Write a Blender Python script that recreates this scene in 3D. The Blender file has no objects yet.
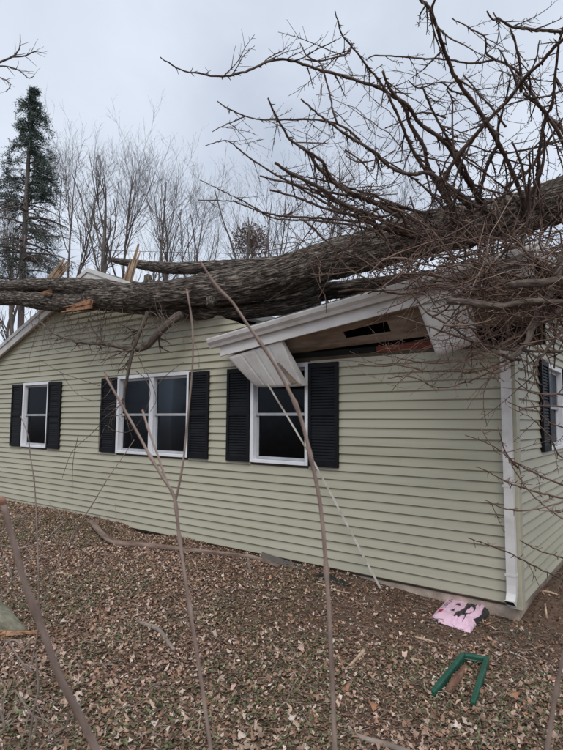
import bpy, math
import numpy as np
from mathutils import Matrix, Vector
rng = np.random.default_rng(11)
scn = bpy.context.scene
COL = scn.collection

# ------------------------------------------------------------------ camera
F_PX, YAW, PIT, ROL = 530.0, math.radians(-37.02), math.radians(4.96), math.radians(.38)
CAM = np.array([1.291, -5.435, 1.707])          # house corner = origin, front wall = plane y 0, z 0 = foot of siding
fw = np.array([math.sin(YAW)*math.cos(PIT), math.cos(YAW)*math.cos(PIT), math.sin(PIT)])
r0 = np.array([math.cos(YAW), -math.sin(YAW), 0.0]); u0 = np.cross(r0, fw)
CR = r0*math.cos(ROL)+u0*math.sin(ROL); CU = -r0*math.sin(ROL)+u0*math.cos(ROL)
cd = bpy.data.cameras.new('camera'); cam = bpy.data.objects.new('camera', cd); COL.objects.link(cam)
cd.sensor_fit = 'VERTICAL'; cd.sensor_height = 36; cd.lens = 36*F_PX/750
cd.clip_start = .05; cd.clip_end = 2000
cd.dof.use_dof = True; cd.dof.focus_distance = 6.0; cd.dof.aperture_fstop = 9.0
m4 = Matrix.Identity(4)
for i, v in enumerate((CR, CU, -fw)):
    for k in range(3): m4[k][i] = v[k]
for k in range(3): m4[k][3] = CAM[k]
cam.matrix_world = m4
scn.camera = cam

# ------------------------------------------------------------------ world: overcast sky
SUN_EL, SUN_AZ = math.radians(52), math.radians(146)     # azimuth from +y clockwise
w = bpy.data.worlds.new('World'); scn.world = w; w.use_nodes = True
nt = w.node_tree; N = nt.nodes; L = nt.links
for n in list(N): N.remove(n)
out = N.new('ShaderNodeOutputWorld'); bg = N.new('ShaderNodeBackground')
sky = N.new('ShaderNodeTexSky'); sky.sky_type = 'NISHITA'; sky.sun_disc = False
sky.sun_elevation = SUN_EL; sky.sun_rotation = SUN_AZ; sky.air_density = 1.2; sky.dust_density = 2.5
skm = N.new('ShaderNodeMixRGB'); skm.blend_type = 'MULTIPLY'; skm.inputs[0].default_value = 1; skm.inputs[2].default_value = (.1, .1, .1, 1)
L.new(sky.outputs[0], skm.inputs[1])
tc = N.new('ShaderNodeTexCoord'); sep = N.new('ShaderNodeSeparateXYZ'); L.new(tc.outputs['Generated'], sep.inputs[0])
def wm(op, a, b=None):
    n = N.new('ShaderNodeMath'); n.operation = op
    for i, s in enumerate((a, b)):
        if s is None: continue
        if isinstance(s, (int, float)): n.inputs[i].default_value = s
        else: L.new(s, n.inputs[i])
    return n.outputs[0]
zz = wm('ADD', wm('MAXIMUM', sep.outputs[2], 0.0), .35)
cmb = N.new('ShaderNodeCombineXYZ'); L.new(wm('DIVIDE', sep.outputs[0], zz), cmb.inputs[0]); L.new(wm('DIVIDE', sep.outputs[1], zz), cmb.inputs[1])
nz = N.new('ShaderNodeTexNoise'); nz.inputs['Scale'].default_value = 1.7; nz.inputs['Detail'].default_value = 5; nz.inputs['Roughness'].default_value = .5; nz.inputs['Distortion'].default_value = .5
L.new(cmb.outputs[0], nz.inputs['Vector'])
cr = N.new('ShaderNodeValToRGB'); L.new(nz.outputs[0], cr.inputs[0])
cr.color_ramp.elements[0].position = .34; cr.color_ramp.elements[0].color = (.42, .468, .555, 1)
cr.color_ramp.elements[1].position = .66; cr.color_ramp.elements[1].color = (.635, .69, .775, 1)
mx = N.new('ShaderNodeMixRGB'); mx.inputs[0].default_value = .9
L.new(skm.outputs[0], mx.inputs[1]); L.new(cr.outputs[0], mx.inputs[2])
L.new(mx.outputs[0], bg.inputs[0]); bg.inputs[1].default_value = 1.0
L.new(bg.outputs[0], out.inputs[0])

sd = bpy.data.lights.new('sun', 'SUN'); sd.energy = 1.5; sd.angle = math.radians(35); sd.color = (1, .97, .93)
sun = bpy.data.objects.new('sun', sd); COL.objects.link(sun)
to_sun = Vector((math.sin(SUN_AZ)*math.cos(SUN_EL), math.cos(SUN_AZ)*math.cos(SUN_EL), math.sin(SUN_EL)))
sun.rotation_euler = to_sun.to_track_quat('Z', 'Y').to_euler()
scn.view_settings.view_transform = 'Standard'; scn.view_settings.look = 'None'
scn.view_settings.gamma = 1; scn.view_settings.exposure = 0.42

# ------------------------------------------------------------------ helpers
def ray(x, y): return fw + CR*(x-281.5)/F_PX - CU*(y-375)/F_PX
def atY(x, y, Y=0.0):
    d = ray(x, y); return CAM + d*(Y-CAM[1])/d[1]
def atX(x, y, X=0.0):
    d = ray(x, y); return CAM + d*(X-CAM[0])/d[0]
def atD(x, y, D): return CAM + ray(x, y)*D
def depth(p): return float((np.asarray(p)-CAM) @ fw)

def noise2(x, y, s=0):       # smooth value noise
    x = np.asarray(x, float); y = np.asarray(y, float)
    xi = np.floor(x).astype(np.int64); yi = np.floor(y).astype(np.int64)
    xf = x-xi; yf = y-yi
    def h(a, b):
        n = (a*374761393 + b*668265263 + s*974711) & 0x7fffffff
        n = ((n ^ (n >> 13))*1274126177) & 0x7fffffff
        return ((n ^ (n >> 16)) & 0xffff)/65535.0
    u = xf*xf*(3-2*xf); v = yf*yf*(3-2*yf)
    return (h(xi, yi)*(1-u)+h(xi+1, yi)*u)*(1-v)+(h(xi, yi+1)*(1-u)+h(xi+1, yi+1)*u)*v

def sstep(a, b, x):
    t = np.clip((np.asarray(x, float)-a)/(b-a), 0, 1); return t*t*(3-2*t)

def ground_z(x, y):
    x = np.asarray(x, float); y = np.asarray(y, float)
    along = .05*(1-sstep(-7.5, -3.5, x)) - .14*sstep(-2.3, -.2, x)
    near = sstep(-2.0, -.2, y); along = along + .115*sstep(-.03, .05, x)*sstep(.0, .6, y)
    z = along*near - .05*sstep(-1.5, 1.5, x)*(1-near)
    z = z - .13*np.exp(-((x+5.35)/.34)**2)*sstep(-.32, -.1, y)
    z = z - .06*np.exp(-((x+2.9)/.4)**2)*sstep(-.4, -.1, y)
    z = z + .035*(noise2(x*1.3, y*1.3, 3)-.5) + .018*(noise2(x*5, y*5, 4)-.5)
    return z

ORG = {}
def origin(o): return ORG.get(o.name, np.zeros(3)) if o is not None else np.zeros(3)
def empty(name, loc, label, cat, group=None):
    o = bpy.data.objects.new(name, None); COL.objects.link(o); o.location = tuple(loc); ORG[o.name] = np.array(loc, float)
    tag(o, label, cat, group); return o
def tag(o, label=None, cat=None, group=None, kind=None):
    for k, v in (('label', label), ('category', cat), ('group', group), ('kind', kind)):
        if v: o[k] = v
    return o
def new_mesh(name, V, faces, mat=None, smooth=False, attrs=None):
    """faces: list of int arrays, each (n,k)"""
    me = bpy.data.meshes.new(name); V = np.asarray(V, np.float32)
    if isinstance(faces, np.ndarray): faces = [faces]
    faces = [np.asarray(f, np.int32) for f in faces if len(f)]
    me.vertices.add(len(V)); me.vertices.foreach_set('co', V.ravel())
    lv = np.concatenate([f.ravel() for f in faces]); tot = np.concatenate([np.full(len(f), f.shape[1], np.int32) for f in faces])
    st = np.concatenate([[0], np.cumsum(tot)[:-1]]).astype(np.int32)
    me.loops.add(len(lv)); me.loops.foreach_set('vertex_index', lv)
    me.polygons.add(len(tot)); me.polygons.foreach_set('loop_start', st); me.polygons.foreach_set('loop_total', tot)
    me.update(calc_edges=True); me.validate()
    if smooth: me.polygons.foreach_set('use_smooth', np.ones(len(me.polygons), bool))
    for k, (typ, a) in (attrs or {}).items():
        at = me.attributes.new(k, typ, 'POINT')
        at.data.foreach_set('color' if 'COLOR' in typ else 'vector', np.asarray(a, np.float32).ravel())
    if mat: me.materials.append(mat)
    return me
def obj(name, V, faces, mat, parent=None, smooth=False, attrs=None, org=None):
    o_ = origin(parent) if parent is not None else (np.zeros(3) if org is None else np.asarray(org, float))
    me = new_mesh(name, np.asarray(V, float)-o_, faces, mat, smooth, attrs)
    o = bpy.data.objects.new(name, me); COL.objects.link(o)
    if parent is not None: o.parent = parent
    else: o.location = tuple(o_)
    ORG[o.name] = o_
    return o
class MB:
    def __init__(s): s.v = []; s.f = []; s.n = 0
    def add(s, V, Fc):
        s.v.append(np.asarray(V, float)); s.f += [tuple(int(i)+s.n for i in f) for f in Fc]; s.n += len(V)
        return s
    def box(s, a, b):
        x0, y0, z0 = a; x1, y1, z1 = b
        return s.add([(x0,y0,z0),(x1,y0,z0),(x1,y1,z0),(x0,y1,z0),(x0,y0,z1),(x1,y0,z1),(x1,y1,z1),(x0,y1,z1)], BOXF)
    def hexa(s, pts): return s.add(pts, BOXF)          # 4 bottom + 4 top
    def prism(s, poly, off):                            # poly (n,3) extruded by off
        poly = np.asarray(poly, float); n = len(poly)
        V = np.concatenate([poly, poly+np.asarray(off, float)])
        return s.add(V, [tuple(range(n)), tuple(range(2*n-1, n-1, -1))] + [(i, i+n, (i+1) % n+n, (i+1) % n) for i in range(n)])
    def build(s, name, mat, parent=None, bevel=0, smooth=False, org=None):
        V = np.concatenate(s.v); o_ = origin(parent) if parent is not None else (np.zeros(3) if org is None else np.asarray(org, float))
        me = bpy.data.meshes.new(name); me.from_pydata([tuple(v) for v in (V-o_)], [], s.f); me.update()
        import bmesh
        bm = bmesh.new(); bm.from_mesh(me); bmesh.ops.recalc_face_normals(bm, faces=bm.faces)
        if bevel: bmesh.ops.bevel(bm, geom=list(bm.edges), offset=bevel, segments=1, affect='EDGES', clamp_overlap=True)
        bm.to_mesh(me); bm.free()
        if smooth: me.polygons.foreach_set('use_smooth', [True]*len(me.polygons))
        me.materials.append(mat)
        o = bpy.data.objects.new(name, me); COL.objects.link(o)
        if parent is not None: o.parent = parent
        else: o.location = tuple(o_)
        ORG[o.name] = o_
        return o
BOXF = [(0,3,2,1),(4,5,6,7),(0,1,5,4),(1,2,6,5),(2,3,7,6),(3,0,4,7)]

def nrm(a): return a/np.maximum(np.linalg.norm(a, axis=-1, keepdims=True), 1e-9)
class Tubes:
    """collects batches of tapered tubes; carries a 'bark' attribute (ring x, ring y, length) so bark follows each limb"""
    def __init__(s): s.V = []; s.F = []; s.T = []; s.B = []; s.n = 0
    def add(s, P, R, k=5, cap=False, rough=0.0):
        P = np.asarray(P, float); R = np.asarray(R, float)
        if P.ndim == 2: P = P[None]; R = R[None]
        n, m, _ = P.shape
        T = np.empty_like(P); T[:, 1:-1] = P[:, 2:]-P[:, :-2]; T[:, 0] = P[:, 1]-P[:, 0]; T[:, -1] = P[:, -1]-P[:, -2]; T = nrm(T)
        D = nrm(P[:, -1]-P[:, 0]); ref = np.zeros((n, 3)); ref[np.arange(n), np.argmin(np.abs(D), axis=1)] = 1
        A = nrm(np.cross(T, ref[:, None, :])); B = np.cross(T, A)
        a = np.arange(k)*2*np.pi/k
        ca, sa = np.cos(a), np.sin(a)
        rr = R[:, :, None]*np.ones(k)
        ln = np.concatenate([np.zeros((n, 1)), np.cumsum(np.linalg.norm(P[:, 1:]-P[:, :-1], axis=-1), axis=1)], axis=1)
        if rough:      # ridged bark, swellings
            au = a[None, None, :]/(2*np.pi); L_ = ln[:, :, None]
            def per(fr, ls, sd): # noise periodic round the limb
                x1 = au*fr; t = au
                return noise2(x1, L_*ls, sd)*(1-t)+noise2(x1-fr, L_*ls, sd)*t
            g = np.abs(per(26, 5.5, 1)-.5)*2; g2 = np.abs(per(46, 11, 2)-.5)*2
            rr = rr*(1+rough*(1.6*(per(3, 1.3, 5)-.5)+.9*(per(6, 2.6, 6)-.5))) + R[:, :, None]*rough*(.75*(g-.5)+.5*(g2-.5))
        V = P[:, :, None, :] + rr[..., None]*(A[:, :, None, :]*ca[None, None, :, None]+B[:, :, None, :]*sa[None, None, :, None])
        off = rng.random((n, 1, 1))*50
        bark = np.stack([R[:, :, None]*ca+off, R[:, :, None]*sa+off, ln[:, :, None]+0*ca], axis=-1)
        idx = np.arange(n*m*k).reshape(n, m, k)+s.n
        q = np.stack([idx[:, :-1, :], np.roll(idx, -1, 2)[:, :-1, :], np.roll(idx, -1, 2)[:, 1:, :], idx[:, 1:, :]], axis=-1).reshape(-1, 4)
        s.V.append(V.reshape(-1, 3)); s.B.append(bark.reshape(-1, 3)); s.F.append(q); s.n += n*m*k
        if cap:
            for e, sgn in ((0, 1), (m-1, -1)):
                c = P[:, e]; s.V.append(c); s.B.append(np.full((n, 3), 99.0)); ci = np.arange(n)+s.n; s.n += n
                ring = idx[:, e, :]; nx = np.roll(ring, -1, 1)
                t = np.stack([np.broadcast_to(ci[:, None], ring.shape), nx if sgn > 0 else ring, ring if sgn > 0 else nx], -1).reshape(-1, 3)
                s.T.append(t)
        return s
    def build(s, name, mat, parent=None, smooth=True, org=None):
        return obj(name, np.concatenate(s.V), [np.concatenate(s.F)]+([np.concatenate(s.T)] if s.T else []), mat, parent, smooth, {'bark': ('FLOAT_VECTOR', np.concatenate(s.B))}, org)

def smooth_line(P, R, n):
    """Catmull-Rom resample to n points"""
    P = np.asarray(P, float); R = np.asarray(R, float)
    Q = np.concatenate([2*P[:1]-P[1:2], P, 2*P[-1:]-P[-2:-1]])
    d = np.concatenate([[0], np.cumsum(np.linalg.norm(P[1:]-P[:-1], axis=1))]); t = np.linspace(0, d[-1], n)
    i = np.clip(np.searchsorted(d, t, side='right')-1, 0, len(P)-2); u = ((t-d[i])/np.maximum(d[i+1]-d[i], 1e-9))[:, None]
    p0, p1, p2, p3 = Q[i], Q[i+1], Q[i+2], Q[i+3]
    C = .5*((2*p1)+(-p0+p2)*u+(2*p0-5*p1+4*p2-p3)*u*u+(-p0+3*p1-3*p2+p3)*u**3)
    return C, np.interp(t, d, R)

def grow(P, R, n, t0, t1, length, ang, up, m, jit=.12, rr=.6, rmin=.002, tpow=1.0, bias=None):
    """n children on each parent; returns (N*n, m, 3)"""
    P = np.asarray(P, float); R = np.asarray(R, float)
    Np, mp, _ = P.shape
    idx = np.repeat(np.arange(Np), n); M = len(idx)
    t = t0+(t1-t0)*rng.random(M)**tpow; s = t*(mp-1); i = np.clip(s.astype(int), 0, mp-2); f = (s-i)
    base = P[idx, i]*(1-f)[:, None]+P[idx, i+1]*f[:, None]; rb = R[idx, i]*(1-f)+R[idx, i+1]*f
    tan = nrm(P[idx, i+1]-P[idx, i]); perp = rng.normal(size=(M, 3)); perp -= (perp*tan).sum(1, keepdims=True)*tan; perp = nrm(perp)
    a = ang*(.7+.6*rng.random(M)); d = nrm(tan*np.cos(a)[:, None]+perp*np.sin(a)[:, None])
    ln = (length(t) if callable(length) else length)*(.6+.7*rng.random(M)); st = ln/(m-1)
    out = np.empty((M, m, 3)); out[:, 0] = base
    for j in range(1, m):
        d = nrm(d+np.array([0, 0, up])+rng.normal(size=(M, 3))*jit+(0 if bias is None else np.asarray(bias)))
        out[:, j] = out[:, j-1]+d*st[:, None]
    r = np.maximum(rb*rr, rmin)[:, None]*np.linspace(1, .35, m)[None]
    return out, np.maximum(r, rmin*.6)

# ------------------------------------------------------------------ materials
def lin(r, g, b): return tuple(((c/255)/12.92 if c <= 10 else (((c/255)+.055)/1.055)**2.4) for c in (r, g, b))+(1,)
def material(name, c1, c2=None, scale=8, rough=.6, bump=0.0, bscale=None, detail=4, coord='Object', stretch=(1, 1, 1), attr=None, spec=.4, lo=.35, hi=.65, c3=None, s3=1.5, rnd=0.0, vcol=None, bdist=.01):
    m = bpy.data.materials.new(name); m.use_nodes = True; t = m.node_tree; n = t.nodes; l = t.links
    b = n['Principled BSDF']; b.inputs['Roughness'].default_value = rough; b.inputs['Specular IOR Level'].default_value = spec
    if attr: src = n.new('ShaderNodeAttribute'); src.attribute_name = attr; vec = src.outputs['Vector']
    else: src = n.new('ShaderNodeTexCoord'); vec = src.outputs[coord]
    mp = n.new('ShaderNodeMapping'); mp.inputs['Scale'].default_value = stretch; l.new(vec, mp.inputs[0])
    def noise(sc, de=detail):
        x = n.new('ShaderNodeTexNoise'); x.inputs['Scale'].default_value = sc; x.inputs['Detail'].default_value = de; x.inputs['Roughness'].default_value = .6; l.new(mp.outputs[0], x.inputs['Vector']); return x.outputs[0]
    def ramp(s, a, bb, p0, p1):
        x = n.new('ShaderNodeValToRGB'); x.color_ramp.elements[0].position = p0; x.color_ramp.elements[1].position = p1
        x.color_ramp.elements[0].color = a; x.color_ramp.elements[1].color = bb; l.new(s, x.inputs[0]); return x.outputs[0]
    if vcol:
        va = n.new('ShaderNodeAttribute'); va.attribute_name = vcol; col = va.outputs['Color']
        if c2:
            mr = n.new('ShaderNodeMixRGB'); mr.blend_type = 'MULTIPLY'; mr.inputs[0].default_value = 1; l.new(col, mr.inputs[1]); l.new(ramp(noise(scale), c1, c2, lo, hi), mr.inputs[2]); col = mr.outputs[0]
    elif c2: col = ramp(noise(scale), c1, c2, lo, hi)
    else:
        x = n.new('ShaderNodeRGB'); x.outputs[0].default_value = c1; col = x.outputs[0]
    if c3:
        mr = n.new('ShaderNodeMixRGB'); l.new(ramp(noise(s3, 5), (0, 0, 0, 1), (1, 1, 1, 1), .52, .72), mr.inputs[0]); l.new(col, mr.inputs[1]); mr.inputs[2].default_value = c3; col = mr.outputs[0]
    if rnd:
        oi = n.new('ShaderNodeObjectInfo'); mrg = n.new('ShaderNodeMapRange'); mrg.inputs[3].default_value = 1-rnd; mrg.inputs[4].default_value = 1+rnd*.6; l.new(oi.outputs['Random'], mrg.inputs[0])
        mr = n.new('ShaderNodeMixRGB'); mr.blend_type = 'MULTIPLY'; mr.inputs[0].default_value = 1; l.new(col, mr.inputs[1]); l.new(mrg.outputs[0], mr.inputs[2]); col = mr.outputs[0]
    l.new(col, b.inputs['Base Color'])
    if bump:
        bp = n.new('ShaderNodeBump'); bp.inputs['Strength'].default_value = bump; bp.inputs['Distance'].default_value = bdist; l.new(noise(bscale or scale*3, 6), bp.inputs['Height']); l.new(bp.outputs[0], b.inputs['Normal'])
    return m

M_SIDING = material('sage_vinyl', lin(166,163,144), lin(176,172,153), 3.0, .5, .12, 26, stretch=(.12, .12, 3), c3=lin(160,156,134), s3=.9, rnd=.035, bdist=.004, spec=.3)
M_SHEATH = material('sheathing', lin(70,60,50), lin(90,78,64), 5, .9)
M_WHITE = material('white_aluminium', lin(200,197,194), lin(214,211,208), 4, .45, c3=lin(184,179,173), s3=3.0, spec=.4)
M_CASING = material('white_vinyl_frame', lin(218,219,223), lin(228,229,232), 5, .4)
M_SASH = material('grey_vinyl_sash', lin(158,160,163), lin(175,177,180), 6, .45)
M_SHUT = material('black_shutter_vinyl', lin(13,14,18), lin(20,21,26), 9, .6, .1, 60, spec=.2)
M_ROOM = material('dark_room', lin(60,58,55), lin(75,72,68), 2, .9)  # dark grey puts the dimness of the unlit interior into the colour
M_CURT = material('curtain_cloth', lin(78,82,80), lin(95,98,95), 20, .95)
M_PLY = material('weathered_plywood', lin(124,109,97), lin(158,142,128), 2.6, .85, .2, 30, stretch=(1, 5, 5), c3=lin(100,84,72), s3=2.2)
M_RED = material('red_brown_lumber', lin(92,44,34), lin(120,58,44), 4, .8, stretch=(.4, 4, 4))
M_SHING = material('asphalt_shingle', lin(66,66,66), lin(104,102,99), 60, .95, .5, 160, c3=lin(80,74,68), s3=1.2)
M_CONC = material('pink_grey_concrete', lin(164,148,135), lin(190,174,160), 7, .9, .4, 40, c3=lin(140,124,110), s3=3)
M_BARK = material('furrowed_bark', lin(78,70,64), lin(146,136,127), 34, .95, 1.0, 55, attr='bark', stretch=(1, 1, .2), lo=.40, hi=.62, c3=lin(124,117,107), s3=2.2, bdist=.035, detail=8, spec=.15)
M_BARK2 = material('brown_branch_bark', lin(58,46,41), lin(112,95,86), 40, .85, .5, 90, attr='bark', stretch=(1, 1, .3), lo=.3, hi=.7, c3=lin(126,110,100), s3=.3)
def fissure(m, scale=27, zs=.11, width=.2, dark=.46, dist=.028):
    t = m.node_tree; n = t.nodes; l = t.links; b = n['Principled BSDF']
    a = n.new('ShaderNodeAttribute'); a.attribute_name = 'bark'
    mp = n.new('ShaderNodeMapping'); mp.inputs['Scale'].default_value = (1, 1, zs); l.new(a.outputs['Vector'], mp.inputs[0])
    nz = n.new('ShaderNodeTexNoise'); nz.inputs['Scale'].default_value = 11; nz.inputs['Detail'].default_value = 4; l.new(mp.outputs[0], nz.inputs['Vector'])
    mv = n.new('ShaderNodeMixRGB'); mv.blend_type = 'ADD'; mv.inputs[0].default_value = .13; l.new(mp.outputs[0], mv.inputs[1]); l.new(nz.outputs['Color'], mv.inputs[2])
    vo = n.new('ShaderNodeTexVoronoi'); vo.feature = 'DISTANCE_TO_EDGE'; vo.inputs['Scale'].default_value = scale; l.new(mv.outputs[0], vo.inputs['Vector'])
    mr = n.new('ShaderNodeMapRange'); mr.interpolation_type = 'SMOOTHSTEP'; mr.inputs[1].default_value = .0; mr.inputs[2].default_value = width; l.new(vo.outputs['Distance'], mr.inputs[0])
    old = b.inputs['Base Color'].links[0].from_socket
    cr_ = n.new('ShaderNodeMapRange'); cr_.inputs[3].default_value = dark; cr_.inputs[4].default_value = 1.05; l.new(mr.outputs[0], cr_.inputs[0])
    mm = n.new('ShaderNodeMixRGB'); mm.blend_type = 'MULTIPLY'; mm.inputs[0].default_value = 1; l.new(old, mm.inputs[1]); l.new(cr_.outputs[0], mm.inputs[2]); l.new(mm.outputs[0], b.inputs['Base Color'])
    bp = n.new('ShaderNodeBump'); bp.inputs['Strength'].default_value = .9; bp.inputs['Distance'].default_value = dist; l.new(mr.outputs[0], bp.inputs['Height'])
    if b.inputs['Normal'].links: l.new(b.inputs['Normal'].links[0].from_socket, bp.inputs['Normal'])
    l.new(bp.outputs[0], b.inputs['Normal'])
fissure(M_BARK)
M_RBARK = material('peeled_brown_bark', lin(84,58,46), lin(132,98,80), 22, .9, .7, 60, attr='bark', stretch=(1, 1, .25))
M_LOG = material('weathered_branch_bark', lin(84,70,62), lin(142,122,110), 20, .9, .7, 60, attr='bark', stretch=(1, 1, .2), c3=lin(112,82,70), s3=2)
M_HANG = material('dark_limb_bark', lin(56,48,43), lin(112,100,91), 30, .9, .7, 80, attr='bark', stretch=(1, 1, .25))
M_TWIG = material('red_brown_twig', lin(54,40,34), lin(116,92,80), 30, .8, attr='bark', stretch=(1, 1, .25), c3=lin(170,150,134), s3=.33)
M_FAR = material('far_bark', lin(84,77,74), lin(118,109,104), 6, .9, attr='bark', stretch=(1, 1, .3))
M_GTWIG = material('grey_dry_twig', lin(112,100,92), lin(150,136,126), 18, .85, attr='bark', stretch=(1, 1, .3))
M_VINE = material('dry_vine', lin(70,60,54), lin(112,98,90), 18, .85, attr='bark', stretch=(1, 1, .3))
M_SHOOT = material('mauve_shoot_bark', lin(122,104,96), lin(158,139,129), 60, .75, .2, 200, attr='bark', stretch=(1, 1, .2))
M_BUD = material('red_bud', lin(128,92,78), lin(156,118,94), 60, .6)
M_SPLIT = material('split_wood', lin(156,132,108), lin(198,174,150), 14, .85, .6, 60, stretch=(1, 1, .3), c3=lin(128,102,80), s3=9)
M_SPLIT2 = material('torn_orange_wood', lin(128,92,68), lin(176,134,104), 14, .9, .6, 60, c3=lin(92,66,50), s3=9)
M_NEEDLE = material('spruce_needles', lin(44,60,54), lin(78,96,86), 3, .75)
M_SOIL = material('leaf_mould_soil', lin(84,66,54), lin(118,96,80), 14, .95, .9, 60, c3=lin(92,88,66), s3=1.1, bdist=.03, detail=8)
M_LEAF = material('dead_leaves', (.75, .75, .75, 1), (1.1, 1.1, 1.1, 1), 40, .8, vcol='Col', spec=.2)
M_GREEN = material('green_resin', lin(22,70,55), lin(30,86,68), 10, .45, .1, 80, c3=lin(42,82,68), s3=8)
M_BAG = material('printed_plastic_bag', (.92, .92, .92, 1), (1.05, 1.05, 1.05, 1), 12, .38, vcol='Col', spec=.5)
M_BLACK = material('black_plastic', lin(22,22,23), lin(36,35,34), 8, .5)
M_METAL = material('dull_sheet_metal', lin(78,74,71), lin(104,99,95), 6, .5, c3=lin(66,56,48), s3=6)
M_HOLLOW_SHADE = material('painted_hollow_shade', lin(20,19,18), lin(28,26,24), 5, .95)  # near-black colour standing in for the shade inside hollows
M_STRIP = material('dusty_white_trim', lin(176,170,160), lin(205,200,192), 6, .55, c3=lin(140,128,112), s3=5)
M_WIRE = material('black_cable', lin(40,40,42), None)
def glass():
    m = bpy.data.materials.new('window_glass'); m.use_nodes = True; t = m.node_tree; n = t.nodes; l = t.links
    n.remove(n['Principled BSDF']); o = n['Material Output']
    tr = n.new('ShaderNodeBsdfTransparent'); tr.inputs[0].default_value = (.5, .53, .55, 1)
    gl = n.new('ShaderNodeBsdfGlossy'); gl.inputs['Roughness'].default_value = .16; gl.inputs[0].default_value = (.42, .45, .5, 1)
    fr = n.new('ShaderNodeFresnel'); fr.inputs[0].default_value = 1.33
    ms = n.new('ShaderNodeMixShader'); l.new(fr.outputs[0], ms.inputs[0]); l.new(tr.outputs[0], ms.inputs[1]); l.new(gl.outputs[0], ms.inputs[2]); l.new(ms.outputs[0], o.inputs[0]); return m
M_GLASS = glass()

# ------------------------------------------------------------------ ground
gx = np.concatenate([-np.geomspace(400, 11.2, 22), np.arange(-11, 3.01, .06), np.geomspace(3.2, 400, 22)])
gy = np.concatenate([-np.geomspace(400, 6.8, 20), np.arange(-6.6, .5, .06), np.geomspace(.7, 400, 24)])
GX, GY = np.meshgrid(gx, gy); GZ = ground_z(GX, GY)
GZ = np.where((GX > -12) & (GX < -.03) & (GY > .05) & (GY < 8.4), np.minimum(GZ, -.2), GZ)
nX, nY = len(gx), len(gy); ii = np.arange(nX*nY).reshape(nY, nX)
q = np.stack([ii[:-1, :-1], ii[:-1, 1:], ii[1:, 1:], ii[1:, :-1]], -1).reshape(-1, 4)
g = obj('ground', np.stack([GX, GY, GZ], -1).reshape(-1, 3), q, M_SOIL, smooth=True); tag(g, kind='structure')

# ------------------------------------------------------------------ house
house = empty('house', (0, 0, 0), 'sage green vinyl-sided single-storey house with black shutters and crushed eave', 'house')
EXPO = .1016
WX0, WTOP, PEAKX, PEAKZ, PITCH = -12.2, 2.48, -7.05, 4.36, .365
DEPTH = 8.2
def rake_z(x): return PEAKZ-PITCH*abs(x-PEAKX)
WINS = [(-9.32, -8.35), (-6.21, -4.48), (-3.30, -2.365)]; WZ0, WZ1 = 1.165, 2.435
SWIN = (1.50, 2.45, 1.38, 2.42)          # window of the side wall: y0, y1, z0, z1

# front wall sheathing with openings, siding boards as its pieces
mb = MB(); xs = [WX0]+[v for w_ in WINS for v in w_]+[0]
for i in range(0, len(xs), 2): mb.box((xs[i], .004, -.02), (xs[i+1], .1, 2.5))
for a, b in WINS: mb.box((a, .004, -.02), (b, .1, WZ0)); mb.box((a, .004, WZ1), (b, .1, 2.5))
mb.prism([(WX0, .004, 2.5), (-2.2, .004, 2.5), (PEAKX, .004, PEAKZ-.05)], (0, .1, 0))
wall_front = mb.build('wall', M_SHEATH, house); tag(wall_front, 'long front wall with a gable and three windows')
def board(parent, a0, a1, t0, t1, z, h, side=False):
    """lapped vinyl course from a0..a1 (bottom) and t0..t1 (top)"""
    e = rng.normal(0, .0005, 4); lip = .026
    ch = .015
    P = [(a0, .001, z), (a1, .001, z), (a1, -lip+.022+e[1], z), (a0, -lip+.022+e[0], z), (a1, -lip+e[1], z+ch), (a0, -lip+e[0], z+ch), (t1, -.003+e[3], z+h), (t0, -.003+e[2], z+h), (t1, .001, z+h), (t0, .001, z+h)]
    if side: P = [(-p[1], p[0], p[2]) for p in P]
    FB = [(0, 1, 2, 3), (3, 2, 4, 5), (5, 4, 6, 7), (7, 6, 8, 9), (9, 8, 1, 0), (0, 3, 5, 7, 9), (1, 8, 6, 4, 2)]
    MB().add(P, FB).build('siding_board', M_SIDING, parent)
def course(parent, lo, hi, z, holes, clip=None, side=False, seam=3.66):
    h = EXPO+.012
    segs = [(lo, hi)]
    for a, b, z0, z1 in holes:
        if z+EXPO*.5 > z0 and z+EXPO*.5 < z1:
            segs = [s for x0, x1 in segs for s in ((x0, min(x1, a)), (max(x0, b), x1)) if s[1]-s[0] > .02]
    for x0, x1 in segs:
        cuts = [x0]; c = x0+seam*(.3+.7*rng.random())
        while c < x1-.5: cuts.append(c); c += seam*(.75+.3*rng.random())
        cuts.append(x1)
        for k in range(len(cuts)-1):
            a, b = cuts[k]+(.0003 if k else 0), cuts[k+1]-(.0003 if k < len(cuts)-2 else 0)
            ta, tb = a, b
            if clip:
                la, lb = clip(z), clip(z+h); a, b, ta, tb = max(a, la[0]), min(b, la[1]), max(ta, lb[0]), min(tb, lb[1])
                if b-a < .05: continue
                tb = max(tb, ta+.005); 
            board(parent, a, b, ta, tb, z, h, side)
holes = [(a, b, WZ0, WZ1) for a, b in WINS]
n_low = 24
for i in range(n_low): course(wall_front, WX0, -.085, i*EXPO, holes)
def gclip(z): w_ = max((PEAKZ-.03-z)/PITCH, 0); return (max(PEAKX-w_, WX0), min(PEAKX+w_, -2.75))
for i in range(n_low, 41): course(wall_front, WX0, -2.75, i*EXPO, [], gclip)
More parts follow.
